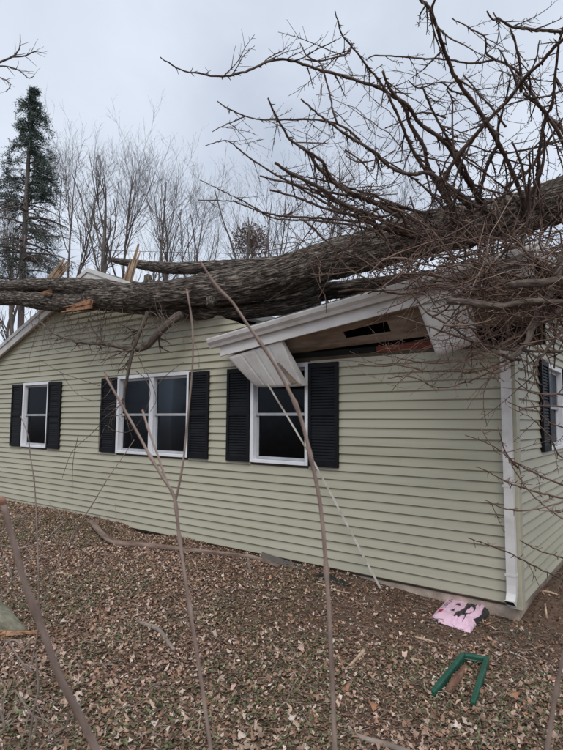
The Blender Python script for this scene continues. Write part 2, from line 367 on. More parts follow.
# side wall (x = 0 plane) with low gable
RIDGE_Y, RIDGE_Z = 4.0, 3.82
mb = MB(); y0, y1, z0, z1 = SWIN
mb.box((-.1, .104, -.02), (-.004, y0, 2.5)); mb.box((-.1, y1, -.02), (-.004, DEPTH, 2.5)); mb.box((-.1, y0, -.02), (-.004, y1, z0)); mb.box((-.1, y0, z1), (-.004, y1, 2.5))
mb.prism([(-.1, .1, 2.5), (-.1, DEPTH, 2.5), (-.1, RIDGE_Y, RIDGE_Z-.08)], (.096, 0, 0))
wall_side = mb.build('wall', M_SHEATH, house); tag(wall_side, 'end wall receding at the right with a shuttered window')
for i in range(24): course(wall_side, .085, DEPTH, i*EXPO, [(y0, y1, z0, z1)], side=True)
for i in range(24, 36):
    course(wall_side, .085, DEPTH, i*EXPO, [], lambda z: (RIDGE_Y-max(RIDGE_Z-.1-z, 0)/.34, RIDGE_Y+max(RIDGE_Z-.1-z, 0)/.34), side=True)
# hidden back and left walls, ceiling
mb = MB(); mb.box((WX0, DEPTH-.1, -.02), (-.1, DEPTH, 2.5)); mb.prism([(WX0, DEPTH-.1, 2.5), (-2.2, DEPTH-.1, 2.5), (PEAKX, DEPTH-.1, PEAKZ-.05)], (0, .1, 0))
mb.build('wall', M_SHEATH, house)
MB().box((WX0, .104, -.02), (WX0+.1, DEPTH-.1, 2.5)).build('wall', M_SHEATH, house)
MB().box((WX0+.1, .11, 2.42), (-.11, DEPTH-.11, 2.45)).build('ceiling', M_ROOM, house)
# corner trim
MB().prism([(-.085, -.030, -.03), (.030, -.030, -.03), (.030, .085, -.03), (0, .085, -.03), (0, 0, -.03), (-.085, 0, -.03)], (0, 0, 2.53)).build('corner_post', M_SIDING, house, bevel=.003)
# foundation
mb = MB(); mb.box((WX0+.02, .012, -.6), (-.012, .2, -.022)); mb.box((-.2, .2, -.6), (-.012, DEPTH-.03, -.022)); mb.build('foundation', M_CONC, house, bevel=.004)
# crawl-space vent, shade of its gap painted near-black, under the middle of the front wall
mb = MB()
for zz_ in (-.13, -.095, -.06): mb.box((-5.62, -.004, zz_), (-5.06, .010, zz_+.012))
mb.box((-5.66, -.006, -.15), (-5.62, .010, -.025)); mb.box((-5.06, -.006, -.15), (-5.02, .010, -.025)); mb.box((-5.62, .008, -.15), (-5.06, .0115, -.025))
mb.build('foundation_vent', M_HOLLOW_SHADE, house)

# windows
def window(x0, x1, z0, z1, units, T=None, label=None):
    root = bpy.data.objects.new('window', None); COL.objects.link(root); root.parent = house; ORG[root.name] = np.zeros(3)
    if label: root['label'] = label
    def B(mb, name, mat, bev=0):
        if T: mb.v = [np.array([T(p) for p in v]) for v in mb.v]
        return mb.build(name, mat, root, bevel=bev)
    c = .055
    # casing
    mb = MB(); mb.box((x0, -.040, z0), (x0+c, .07, z1)); mb.box((x1-c, -.040, z0), (x1, .07, z1)); mb.box((x0+c, -.040, z1-c), (x1-c, .07, z1)); mb.box((x0+c, -.047, z0), (x1-c, .07, z0+c*.75))
    B(mb, 'casing', M_CASING, .003)
    W = (x1-x0-2*c)/units; inner = [(x0+c+W*i, x0+c+W*(i+1)) for i in range(units)]
    if units > 1:
        for i in range(1, units):
            xm = x0+c+W*i; B(MB().box((xm-.05, -.03, z0+c*.76), (xm+.05, .068, z1-c-.001)), 'mullion', M_CASING, .003)
    for i, (a, b) in enumerate(inner):
        a += .05 if i > 0 else .002; b -= .05 if i < units-1 else .002
        zb, zt = z0+c*.75+.002, z1-c-.002; zm = (zb+zt)/2
        for lo, hi, yo in ((zm-.018, zt, .012), (zb, zm+.018, .036)):       # upper sash in front, lower sash behind
            s = .036; mb = MB()
            mb.box((a, yo, lo), (a+s, yo+.022, hi)); mb.box((b-s, yo, lo), (b, yo+.022, hi)); mb.box((a+s, yo, lo), (b-s, yo+.022, lo+s)); mb.box((a+s, yo, hi-s), (b-s, yo+.022, hi))
            B(mb, 'sash', M_SASH, .002)
            B(MB().box((a+s-.004, yo+.009, lo+s-.004), (b-s+.004, yo+.013, hi-s+.004)), 'pane', M_GLASS)
    return root
window(*WINS[0], WZ0, WZ1, 1, label='single window with a curtain behind the glass')
window(*WINS[1], WZ0, WZ1, 2, label='double window with two white-framed units')
window(*WINS[2], WZ0, WZ1, 1, label='window half hidden by the hanging soffit panel')
window(SWIN[0], SWIN[1], SWIN[2], SWIN[3], 1, T=lambda p: (-p[1], p[0], p[2]), label='window of the end wall')
# curtains
def curtain(x0, x1, y=.2, z0=1.0, z1=2.4):
    n = 90; x = np.linspace(x0, x1, n); yy = y+.025*np.sin(x*52+np.sin(x*17)*1.2)
    V = np.concatenate([np.stack([x, yy, np.full(n, z0)], 1), np.stack([x, yy*1.0+.01, np.full(n, z1)], 1)])
    i = np.arange(n-1); obj('curtain', V, np.stack([i, i+1, i+1+n, i+n], 1), M_CURT, house, smooth=True)
curtain(-8.95, -8.2); curtain(-9.5, -9.12)

# shutters
def shutter(x0, x1, z0, z1, T=None):
    root = bpy.data.objects.new('shutter', None); COL.objects.link(root); root.parent = house; ORG[root.name] = np.zeros(3)
    def B(mb, name, mat, bev=0):
        if T: mb.v = [np.array([T(p) for p in v]) for v in mb.v]
        return mb.build(name, mat, root, bevel=bev)
    s = .045; yf, yb = -.056, -.026; zm = z0+(z1-z0)*.51
    mb = MB(); mb.box((x0, yf, z0), (x0+s, yb, z1)); mb.box((x1-s, yf, z0), (x1, yb, z1))
    for a, b in ((z0, z0+.07), (zm-.03, zm+.03), (z1-.06, z1)): mb.box((x0+s, yf+.001, a), (x1-s, yb, b))
    mb.box((x0+s, yb-.006, z0+.07), (x1-s, yb-.001, z1-.06))
    B(mb, 'frame', M_SHUT, .003)
    mb = MB()
    for a, b in ((z0+.07, zm-.03), (zm+.03, z1-.06)):
        k = int(round((b-a)/.036)); p = (b-a)/k
        for i in range(k):
            zz_ = a+p*i
            mb.hexa([(x0+s, yf+.006, zz_+.002), (x1-s, yf+.006, zz_+.002), (x1-s, yf+.012, zz_+.002), (x0+s, yf+.012, zz_+.002), (x0+s, yb-.011, zz_+p*.98), (x1-s, yb-.011, zz_+p*.98), (x1-s, yb-.006, zz_+p*.98), (x0+s, yb-.006, zz_+p*.98)])
    B(mb, 'louvers', M_SHUT)
SZ0, SZ1 = 1.165, 2.415
for a, b in ((-9.745, -9.325), (-8.345, -7.905), (-6.64, -6.215), (-4.475, -4.07), (-3.715, -3.305), (-2.36, -1.935)): shutter(a, b, SZ0, SZ1)
ts = lambda p: (-p[1], p[0], p[2])
shutter(1.08, 1.495, 1.38, 2.42, ts); shutter(2.455, 2.86, 1.38, 2.42, ts)

# left cross-gable roof: two slabs, rake boards, shingles
def slab(poly4, th, name, mat, parent): # poly4 top corners ccw
    P = np.asarray(poly4, float); B_ = P-np.array([0, 0, th]); return MB().hexa(list(B_)+list(P)).build(name, mat, parent)
OV = -.13
XL, XR = -12.55, -4.35
def gr(x, dz=0): return rake_z(x)+dz
slab([(XL, OV+.028, gr(XL, .03)), (PEAKX, OV+.028, gr(PEAKX, .03)), (PEAKX, DEPTH+.1, gr(PEAKX, .03)), (XL, DEPTH+.1, gr(XL, .03))], .05, 'roof', M_SHING, house)
slab([(PEAKX+.002, OV+.028, gr(PEAKX, .03)), (XR, OV+.028, gr(XR, .03)), (XR, DEPTH+.1, gr(XR, .03)), (PEAKX+.002, DEPTH+.1, gr(PEAKX, .03))], .05, 'roof', M_SHING, house)
for xa, xb in ((XL, PEAKX-.001), (PEAKX+.001, XR)):
    h = .19
    MB().hexa([(xa, OV, gr(xa, -h+.02)), (xb, OV, gr(xb, -h+.02)), (xb, OV+.025, gr(xb, -h+.02)), (xa, OV+.025, gr(xa, -h+.02)), (xa, OV, gr(xa, .012)), (xb, OV, gr(xb, .012)), (xb, OV+.025, gr(xb, .012)), (xa, OV+.025, gr(xa, .012))]).build('rake_board', M_WHITE, house)
    MB().hexa([(xa, OV-.022, gr(xa, -.03)), (xb, OV-.022, gr(xb, -.03)), (xb, OV-.002, gr(xb, -.03)), (xa, OV-.002, gr(xa, -.03)), (xa, OV-.022, gr(xa, .045)), (xb, OV-.022, gr(xb, .045)), (xb, OV+.027, gr(xb, .045)), (xa, OV+.027, gr(xa, .045))]).build('drip_edge', M_WHITE, house)
    MB().hexa([(xa, OV+.027, gr(xa, -.125)), (xb, OV+.027, gr(xb, -.125)), (xb, -.018, gr(xb, -.125)), (xa, -.018, gr(xa, -.125)), (xa, OV+.027, gr(xa, -.115)), (xb, OV+.027, gr(xb, -.115)), (xb, -.018, gr(xb, -.115)), (xa, -.018, gr(xa, -.115))]).build('rake_soffit', M_WHITE, house)

# right roof: the tree has twisted its eave, so it climbs to the right
EX0, EX1 = -3.66, .32
def eave_z(x): return 2.775+.122*(x+3.66)       # top of the gutter
def roof_pt(x, t, dz=0):                          # t 0 eave .. 1 ridge
    y = -.40+t*(RIDGE_Y+.40); ze = eave_z(x)+.03; sag = -.16*math.sin(math.pi*t)*math.exp(-((x+2.0)/1.5)**2)
    return (x, y, ze+(RIDGE_Z-ze)*t+sag+dz)
nx_, ny_ = 24, 30
V = []; Fq = []
for s_, dz in ((0, 0), (1, -.05)):
    for j in range(ny_+1):
        for i in range(nx_+1): V.append(roof_pt(EX0+.05+(EX1-EX0-.05)*i/nx_, j/ny_, dz))
st = (nx_+1)*(ny_+1)
for j in range(ny_):
    for i in range(nx_):
        a = j*(nx_+1)+i; Fq += [(a, a+1, a+nx_+2, a+nx_+1), (a+st, a+nx_+1+st, a+nx_+2+st, a+1+st)]
for i in range(nx_): Fq.append((i, i+st, i+1+st, i+1))
for j in range(ny_):
    a = j*(nx_+1); Fq.append((a, a+nx_+1, a+nx_+1+st, a+st)); a += nx_; Fq.append((a, a+st, a+nx_+1+st, a+nx_+1))
roof_r = obj('roof', V, np.array(Fq), M_SHEATH, house); tag(roof_r, 'crushed roof slope behind the bent gutter')
mb = MB()
for j in range(30):
    x = EX0+.05+rng.random()*.15
    while x < EX1-.05:
        wdt = min(.32, EX1-x); t0, t1 = j/30-.004, (j+1)/30+.01
        a, b, c_, d_ = roof_pt(x+.004, t0, .018+rng.random()*.006), roof_pt(x+wdt-.004, t0, .018+rng.random()*.006), roof_pt(x+wdt-.004, min(t1, 1), .008), roof_pt(x+.004, min(t1, 1), .008)
        mb.hexa([(p[0], p[1], p[2]-.012) for p in (a, b, c_, d_)]+[a, b, c_, d_]); x += wdt
sh = mb.build('shingles', M_SHING, roof_r); tag(sh, kind='stuff')
# back slope
slab([(EX0, RIDGE_Y+.002, RIDGE_Z+.03), (EX1, RIDGE_Y+.002, RIDGE_Z+.03), (EX1, DEPTH+.3, 2.6), (EX0, DEPTH+.3, 2.6)], .05, 'roof', M_SHING, house)
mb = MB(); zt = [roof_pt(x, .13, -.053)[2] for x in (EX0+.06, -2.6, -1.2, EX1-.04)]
mb.prism([(EX0+.06, .118, 2.46), (EX1-.04, .118, 2.46), (EX1-.04, .118, zt[3]), (-1.2, .118, zt[2]), (-2.6, .118, zt[1]), (EX0+.06, .118, zt[0])], (0, .03, 0)); mb.build('attic_baffle', M_HOLLOW_SHADE, house)  # dark baffle added to shut out the sky behind the soffit hole
# fascia + gutter + rake
def beam(y0, y1, x0, x1, zo0, zo1, name, mat, bev=.003):
    P = [(x0, y0, eave_z(x0)+zo0), (x1, y0, eave_z(x1)+zo0), (x1, y1, eave_z(x1)+zo0), (x0, y1, eave_z(x0)+zo0), (x0, y0, eave_z(x0)+zo1), (x1, y0, eave_z(x1)+zo1), (x1, y1, eave_z(x1)+zo1), (x0, y1, eave_z(x0)+zo1)]
    return MB().hexa(P).build(name, mat, house, bevel=bev)
beam(-.40, -.375, -3.52, EX1-.02, -.245, -.005, 'fascia', M_WHITE)
beam(-.374, -.335, -3.50, EX1-.05, -.20, -.03, 'sub_fascia', M_SHEATH)
prof = [(-.402, 0), (-.402, -.115), (-.452, -.118), (-.468, -.085), (-.500, -.052), (-.512, -.012), (-.512, .004), (-.495, .004), (-.495, -.006), (-.503, -.008), (-.492, -.048), (-.46, -.08), (-.447, -.109), (-.409, -.108), (-.409, 0)]
P0 = [(EX0, y_, eave_z(EX0)+z_) for y_, z_ in prof]
MB().prism(P0, (EX1-EX0, 0, .122*(EX1-EX0))).build('gutter', M_WHITE, house)
MB().prism([(EX0-.003, y_, eave_z(EX0)+z_) for y_, z_ in prof[:7]], (.004, 0, 0)).build('gutter_end_cap', M_WHITE, house)
for dx in (-.001,):
    P = [roof_pt(EX1+.002, t, d) for t, d in ((0, -.14), (1, -.14), (1, .03), (0, .03))]
    MB().prism(P, (.025, 0, 0)).build('rake_board', M_WHITE, house)
# plywood under the torn eave, with a hole and a bare red-brown plate below it
def ply(x0, x1, v0, v1, k=0.0):      # v 0 at fascia .. 1 at wall
    def p(x, v, dz): return (x, -.333+v*.318, (eave_z(x)-.165)*(1-v)+(2.565+.035*(x+2.5))*v+dz)
    return [p(x0, v0+(k if v0 > .5 else 0), 0), p(x1, v0, 0), p(x1, v1, 0), p(x0, v1+(k if v1 < .9 else 0), 0), p(x0, v0+(k if v0 > .5 else 0), .012), p(x1, v0, .012), p(x1, v1, .012), p(x0, v1+(k if v1 < .9 else 0), .012)]
mb = MB()
for x0, x1, v0, v1 in ((-3.45, -1.78, 0, 1), (-1.78, -1.22, 0, .38), (-1.78, -1.22, .74, 1), (-1.22, -.62, 0, 1), (-.62, .3, 0, .98)): mb.hexa(ply(x0, x1, v0, v1, .05 if v1 < .5 else -.03))
mb.build('soffit_plywood', M_PLY, house)
MB().box((-2.745, -.004, 2.495), (-1.46, .09, 2.56)).build('top_plate_or_gap_shade', M_HOLLOW_SHADE, house)  # near-black strip, painted shade of the gap above the wall
MB().hexa([(-1.45, -.01, 2.49), (-.35, -.012, 2.495), (-.35, .03, 2.495), (-1.45, .03, 2.49), (-1.45, -.01, 2.56), (-.35, -.012, 2.60), (-.35, .03, 2.60), (-1.45, .03, 2.56)]).build('top_plate_or_gap_shade', M_RED, house, bevel=.003)

# soffit panel hanging by its front edge in front of the window
A = atY(227.5, 357.5, -.37); B_ = atY(281, 341, -.37); D_ = atY(256, 387, -.16); C_ = atY(302.5, 386, -.16)
def quad_pt(u, v): return (A*(1-u)+B_*u)*(1-v)+(D_*(1-u)+C_*u)*v
nrmq = np.cross(B_-A, D_-A); nrmq /= np.linalg.norm(nrmq)
if nrmq[1] > 0: nrmq = -nrmq
V = []; nu, nv = 72, 12
for s_ in (0, 1):
    for j in range(nv+1):
        for i in range(nu+1):
            u, v = i/nu, j/nv; rib = .006 if (u*4.0) % 1 < .06 else 0
            bend = .03*math.sin(u*math.pi)*v*v + .012*math.sin(v*3.1)
            V.append(quad_pt(u, v)+nrmq*(bend-rib-s_*.003))
st = (nu+1)*(nv+1); Fq = []
for j in range(nv):
    for i in range(nu): a = j*(nu+1)+i; Fq += [(a, a+1, a+nu+2, a+nu+1), (a+st, a+nu+1+st, a+nu+2+st, a+1+st)]
for i in range(nu): Fq.append((i, i+st, i+1+st, i+1)); a = nv*(nu+1)+i; Fq.append((a, a+1, a+1+st, a+st))
for j in range(nv): a = j*(nu+1); Fq.append((a, a+nu+1, a+nu+1+st, a+st)); a += nu; Fq.append((a, a+st, a+nu+1+st, a+nu+1))
pan = obj('soffit_panel', V, np.array(Fq), M_WHITE, house, smooth=False); tag(pan, 'ribbed white soffit panel hanging over the window')
# its return flange on the right edge and a brown stain board behind
def lerp3(a, b, t): return a*(1-t)+b*t
f0, f1 = B_, C_
back = np.array([.02, .10, .015])
mb = MB(); mb.hexa([f0, f1, f1+back*.9, f0+back*.4, f0+np.array([.004, 0, .004]), f1+np.array([.004, 0, .004]), f1+back*.9+np.array([.004, 0, .004]), f0+back*.4+np.array([.004, 0, .004])]); mb.build('soffit_flange', M_WHITE, pan)
s0, s1 = quad_pt(.80, .42)+nrmq*.012, quad_pt(.93, .92)+nrmq*.012
wv = (B_-A)/np.linalg.norm(B_-A)*.045
mb = MB(); mb.hexa([s0-wv*.6, s0+wv*.1, s1+wv*.5, s1-wv*1.7, s0-wv*.6+nrmq*.01, s0+wv*.1+nrmq*.01, s1+wv*.5+nrmq*.01, s1-wv*1.7+nrmq*.01]); mb.build('torn_backing', M_PLY, pan)
# second, flat panel hanging near the corner
q4 = [atY(416, 300, -.39), atY(470, 288, -.36), atY(478, 342, -.30), atY(437, 357, -.33)]
nq = np.cross(q4[1]-q4[0], q4[3]-q4[0]); nq /= np.linalg.norm(nq)
nu, nv = 10, 8; V = []
for s_ in (0, 1):
    for j in range(nv+1):
        for i in range(nu+1):
            u, v = i/nu, j/nv; V.append((q4[0]*(1-u)+q4[1]*u)*(1-v)+(q4[3]*(1-u)+q4[2]*u)*v+nq*(.02*math.sin(u*2.6)*v-s_*.003))
st = (nu+1)*(nv+1); Fq = []
for j in range(nv):
    for i in range(nu): a = j*(nu+1)+i; Fq += [(a, a+1, a+nu+2, a+nu+1), (a+st, a+nu+1+st, a+nu+2+st, a+1+st)]
for i in range(nu): Fq.append((i, i+st, i+1+st, i+1)); a = nv*(nu+1)+i; Fq.append((a, a+1, a+1+st, a+st))
for j in range(nv): a = j*(nu+1); Fq.append((a, a+nu+1, a+nu+1+st, a+st)); a += nu; Fq.append((a, a+st, a+nu+1+st, a+nu+1))
tag(obj('soffit_panel', V, np.array(Fq), M_WHITE, house), 'flat white soffit panel hanging near the corner')

# downspout
dx0, dx1, dy0, dy1 = -.088, -.004, -.104, -.036
mb = MB()
def ring(z, dy=0, sx=0.0): return [(dx0-sx, dy0+dy, z), (dx1+sx, dy0+dy, z), (dx1+sx, dy1+dy, z), (dx0-sx, dy1+dy, z)]
rings = [ring(2.43), ring(.2), ring(.13, -.008), ring(.075, -.04), [(dx0, dy0-.105, .088), (dx1, dy0-.105, .088), (dx1, dy1-.07, .012), (dx0, dy1-.07, .012)]]
Vr = [p for r_ in rings for p in r_]; Fr = [(0, 1, 2, 3)]
for k in range(len(rings)-1):
    for i in range(4): a = k*4+i; b = k*4+(i+1) % 4; Fr.append((a, a+4, b+4, b))
mb.add(Vr, Fr)
ds = mb.build('downspout', M_WHITE, house)
mod = ds.modifiers.new('wall', 'SOLIDIFY'); mod.thickness = .003; mod.offset = -1
e = rings[-1]; mb = MB(); mb.add([np.array(p)*.0+np.array(p)+np.array([.006 if i in (0, 3) else -.006, .012, -.006 if i < 2 else .006]) for i, p in enumerate(e)], [(0, 1, 2, 3)]); mb.build('spout_shade_sheet', M_HOLLOW_SHADE, ds)  # near-black sheet stands in for the shade inside the spout
mb = MB()
for zz_ in (2.1, 1.1, .28): mb.box((dx0-.012, dy0-.003, zz_), (dx1+.003, -.028, zz_+.02))
mb.build('strap', M_WHITE, ds)

# ------------------------------------------------------------------ fallen tree
tree = empty('fallen_tree', atY(350, 275, .6), 'huge fallen tree with furrowed trunk and bare branches lying across the roof', 'tree')
def limb(name, pts, n, k, mat, parent, rough=.0, extra=None, cap=True, ret=False):
    """pts: (px, py, plane Y, radius px)"""
    P = []; R = []
    for x, y, Y, r in pts:
        p = atY(x, y, Y); P.append(p); R.append(r*depth(p)/F_PX)
    C, Rr = smooth_line(P, R, n); o = Tubes().add(C, Rr, k, cap, rough).build(name, mat, parent)
    return (o, C, Rr) if ret else o
tr, TC, TR_ = limb('trunk', [(760, 150, 1.3, 30), (660, 172, 1.15, 27), (563, 199, 1.0, 23), (500, 217, .9, 22.5), (440, 231, .8, 22), (380, 246, .65, 21.5), (320, 263, .45, 20.5), (270, 280, .2, 19.5), (230, 287, -.05, 17), (190, 292, -.25, 14.5), (150, 296, -.38, 13.5), (115, 298, -.42, 13), (95, 299, -.44, 11), (80, 302, -.46, 7)], 420, 110, M_BARK, tree, .16, ret=True)
limb('limb', [(125, 292, -.40, 9), (100, 288, -.43, 9.5), (70, 286, -.46, 8.5), (35, 285, -.5, 7), (0, 286, -.55, 5.5), (-60, 284, -.6, 5), (-130, 276, -.7, 4)], 160, 60, M_BARK, tree, .17)
limb('limb', [(92, 303, -.44, 8), (65, 302, -.47, 9.2), (35, 300, -.5, 8.5), (0, 298, -.55, 7.5), (-60, 300, -.6, 7), (-130, 306, -.7, 6)], 160, 60, M_BARK, tree, .17)
limb('limb', [(320, 300, .75, 8), (290, 306, .55, 8), (255, 310, .3, 8.5), (215, 312, .05, 8.8), (175, 311, -.2, 7), (140, 309, -.33, 5.5), (100, 306, -.42, 4.5)], 200, 60, M_BARK, tree, .15)
limb('limb', [(340, 256, .75, 9), (300, 262, .7, 8.5), (265, 265, .62, 8), (220, 267, .52, 7), (170, 268, .45, 6), (130, 263, .42, 4), (113, 260, .42, 2.5)], 200, 56, M_BARK, tree, .15)
limb('limb', [(430, 278, 1.3, 8), (380, 285, 1.2, 8.5), (335, 290, 1.1, 9), (300, 297, 1.0, 8.5), (262, 301, .85, 8), (225, 304, .7, 7)], 120, 50, M_BARK, tree, .15)
for a in ((212, 303, -.22, 6), (148, 283, -.38, 4)):      # knots
    limb('knot', [(a[0], a[1]-6, a[2], a[3]), (a[0]-1, a[1]-1, a[2]-.06, a[3]*.95), (a[0]-2, a[1]+3, a[2]-.12, a[3]*.55)], 16, 24, M_BARK, tree, .2)
# splintered stubs of fresh orange wood
def splinter(name, pts, parent, jag=.5, mat=M_SPLIT, wide=1.0):
    P = []; R = []
    for x, y, Y, r in pts: p = atY(x, y, Y); P.append(p); R.append(r*depth(p)/F_PX)
    C, Rr = smooth_line(P, R, 14); k = 14
    T = Tubes().add(C, Rr, k, False, .3); V = T.V[0].reshape(14, k, 3)
    ax = nrm(C[-1]-C[-2]); V[-1] += ax*(rng.random((k, 1))**2*jag*Rr[0]*4); V[-2] += ax*(rng.random((k, 1))*jag*Rr[0]*1.2)
    V[-1] = V[-1]*.75+V[-1].mean(0)*.25
    top = V[-3].mean(0)[None]
    VV = np.concatenate([V.reshape(-1, 3), top]); n0 = 14*k; i = np.arange(k)
    tri = np.stack([np.full(k, n0), (n0-k)+i, (n0-k)+(i+1) % k], 1)
    return obj(name, VV, [T.F[0], tri], mat, parent)
def shards(name, base, tip, n, wpx, parent, mat=M_SPLIT, spread=.5):
    """bundle of torn wood slivers from base (px, py, Y) towards tip"""
    b = atY(*base); t = atY(*tip); ax = t-b; L_ = np.linalg.norm(ax); ax = ax/L_; s1 = nrm(np.cross(ax, fw)); s2 = np.cross(ax, s1); W = wpx*depth(b)/F_PX; mb = MB()
    for i in range(n):
        o_ = s1*rng.uniform(-.5, .5)*W+s2*rng.uniform(-.4, .4)*W*.6; l_ = L_*rng.uniform(.45, 1.05)*(1-.35*abs(o_@s1)/W); w1 = W*rng.uniform(.12, .3); w2 = W*rng.uniform(.06, .14)
        d = nrm(ax+s1*rng.normal(0, .05)*spread+s2*rng.normal(0, .05)*spread); e = b+o_+d*l_; p = b+o_-ax*.03; k = rng.uniform(-.35, .35)*w1*s1; ww = rng.uniform(.1, .5)
        mb.hexa([p-s1*w1-s2*w2, p+s1*w1-s2*w2, p+s1*w1+s2*w2, p-s1*w1+s2*w2, e+k-s1*w1*ww-s2*w2*.3-ax*L_*.1*rng.random(), e+k+s1*w1*ww-s2*w2*.3-ax*L_*.12*rng.random(), e+k+s1*w1*ww*.6+s2*w2*.3, e+k-s1*w1*ww*.6+s2*w2*.3])
    return mb.build(name, mat, parent)
shards('broken_stub', (50, 283, -.36), (69, 258, -.36), 16, 9, tree)
shards('broken_stub', (127, 282, .12), (139, 243, .12), 14, 7, tree, spread=.3)
shards('torn_wood', (90, 304, -.66), (60, 310, -.70), 14, 7, tree, M_SPLIT2)
shards('torn_wood', (50, 292, -.66), (36, 294, -.68), 8, 4, tree, M_SPLIT2)
# hanging limb in front of the double window
HANG = []
HANG.append(limb('branch', [(182, 314, -.3, 4.5), (170, 322, -.42, 4.2), (157, 335, -.5, 4), (146, 346, -.52, 3.8), (132, 349, -.55, 2.6), (106, 344, -.6, 2), (80, 342, -.65, 1.6), (55, 334, -.7, 1.1), (40, 322, -.72, .8)], 90, 12, M_HANG, tree, .12, ret=True)[1:])
HANG.append(limb('branch', [(148, 312, -.45, 2.4), (143, 325, -.5, 2.2), (137, 338, -.55, 2.2), (131, 357, -.6, 1.9), (127, 378, -.62, 1.6), (124, 398, -.62, 1.1), (126, 420, -.6, .7)], 60, 10, M_HANG, tree, .12, ret=True)[1:])

# ---- the crown: traced boughs with spurs
SP_P = []; SP_R = []
def bough(pts, d0, d1, r0_, r1_, spurs=1.0, name='branch', mat=None, lumpy=True, k=7, rough=0.0):
    """pixel polyline from tip to base, distances d0 (tip) to d1 (base)"""
    n = len(pts); s = np.linspace(0, 1, n)
    P = np.array([atD(x, y, d0*(1-t)+d1*t) for (x, y), t in zip(pts, s)]); P[1:-1] += rng.normal(0, .012, (n-2, 3))
    R = np.array([.74*(r0_*(1-t)+r1_*t)*(d0*(1-t)+d1*t)/F_PX for t in s])
    ln = np.linalg.norm(P[1:]-P[:-1], axis=1).sum(); m = max(10, int(ln/.035))
    C, Rr = smooth_line(P, R, m)
    C[1:-1] += rng.normal(0, .0022, (m-2, 3))
    if lumpy: Rr = Rr*(1+.28*(rng.random(m)-.4))
    T = Tubes().add(C, Rr, k, True, rough)
    ns = int(ln*15*spurs)
    if ns > 0:
        p, r = grow(C[None], Rr[None], ns, .02, .92, .042, .95, .03, 3, .12, .8, .0036); T.add(p, r, 4)
        nt_ = max(1, int(ns*.20)); p2, r2 = grow(C[None], Rr[None], nt_, .02, .8, .28, .75, .03, 6, .07, .55, .0030); T.add(p2, r2, 4)
        p3, r3 = grow(p2, r2, 6, .15, .98, .035, .9, .02, 3, .1, .8, .0024); T.add(p3, r3, 4)
    if spurs >= .6 and mat is None:
        q1, w1 = grow(C[None], Rr[None], max(2, int(ln*2.6)), .05, .9, .45, .6, .02, 12, .07, .55, .0036); w1 = w1*(1+.25*(rng.random(w1.shape)-.4)); T.add(q1, w1, 5)
        q2, w2 = grow(q1, w1, 10, .05, .98, .036, .95, .02, 3, .1, .8, .0027); T.add(q2, w2, 3)
        q3, w3 = grow(q1, w1, 2, .2, .9, .16, .7, .02, 5, .06, .7, .0026); T.add(q3, w3, 4)
    T.build(name, mat or M_BARK2, tree)
B1 = [(160,57),(178,67),(198,75),(218,76),(240,73),(281,61),(315,67),(347,80),(379,90),(389,97),(404,109),(420,121),(440,138),(450,150),(460,170),(473,190),(490,225)]
bough(B1, 4.0, 5.4, .8, 3.6)
bough([(410,-14),(420,2),(431,13),(443,43),(458,76),(476,107),(492,134),(508,165),(522,200),(530,235)], 3.6, 5.3, 2.2, 3.2, .7)
bough([(437,-16),(434,0),(431,13)], 3.5, 3.64, 1.2, 1.8, .5)
bough([(335,11),(345,35),(352,47),(367,66),(379,84),(389,102),(402,129),(407,140),(424,167),(440,180),(470,208)], 4.1, 5.2, .8, 2.8, 1.6)
bough([(352,45),(345,54),(337,58),(320,60),(305,59)], 4.4, 4.3, 1.6, .9, 1.2)
bough([(300,43),(309,56),(316,63),(322,69),(328,90),(333,112),(338,125)], 4.2, 4.3, .7, 1.4, .6)
bough([(383,71),(393,90),(404,109),(411,124),(422,145),(429,167),(445,196),(462,222)], 4.6, 5.5, 1.8, 3.0, 1.3)
bough([(301,99),(325,117),(340,128),(350,136),(372,152),(392,166),(412,172),(429,173),(455,188),(485,212)], 4.2, 5.2, 1.1, 3.2)
bough([(268,98),(277,117),(287,137),(307,152),(322,167),(339,187),(360,197),(390,210),(425,228)], 4.4, 5.5, 1.1, 3.2, .9)
bough([(275,163),(292,173),(317,187),(340,203),(370,216),(400,226),(440,240)], 4.6, 5.5, 1.9, 3.2)
bough([(217,101),(232,107),(255,116),(282,120),(309,120),(340,124),(360,140)], 4.9, 5.2, .7, 1.6, 1.3)
bough([(212,132),(224,127),(236,119),(246,116)], 4.9, 5.0, .5, .9, .6)
bough([(205,146),(215,142),(227,142),(245,151),(265,167),(285,180),(312,195),(340,210),(372,222)], 5.2, 5.7, .5, 1.9, .9)
bough([(200,180),(225,192),(255,208),(275,217),(310,222),(350,226),(380,232)], 5.6, 5.9, .5, 1.7)
bough([(198,200),(232,202),(262,214),(287,216),(325,217),(360,222)], 5.3, 5.7, .6, 1.8)
bough([(300,147),(320,162),(332,180),(345,192),(365,200),(400,218)], 4.6, 5.3, 1.6, 2.6)
bough([(280,168),(300,177),(315,187),(332,192),(357,197),(395,206),(430,214)], 4.9, 5.4, 1.0, 2.2)
bough([(270,190),(300,197),(325,207),(350,215),(377,225),(410,233)], 4.7, 5.4, 1.2, 2.6)
bough([(260,176),(300,186),(332,200),(365,217),(387,227),(420,240)], 5.0, 5.5, 1.2, 2.6)
bough([(487,11),(491,18),(496,21),(511,25),(532,27),(563,32),(610,36)], 4.2, 4.6, 1.1, 2.4, 1.0)
bough([(493,12),(495,20),(497,22)], 4.2, 4.25, .8, 1.3, .3)
bough([(585,18),(563,38),(552,48),(542,60),(527,76),(521,84),(506,101),(491,119),(473,138),(455,160),(446,184),(452,212)], 3.8, 5.2, 1.9, 3.0, .8)
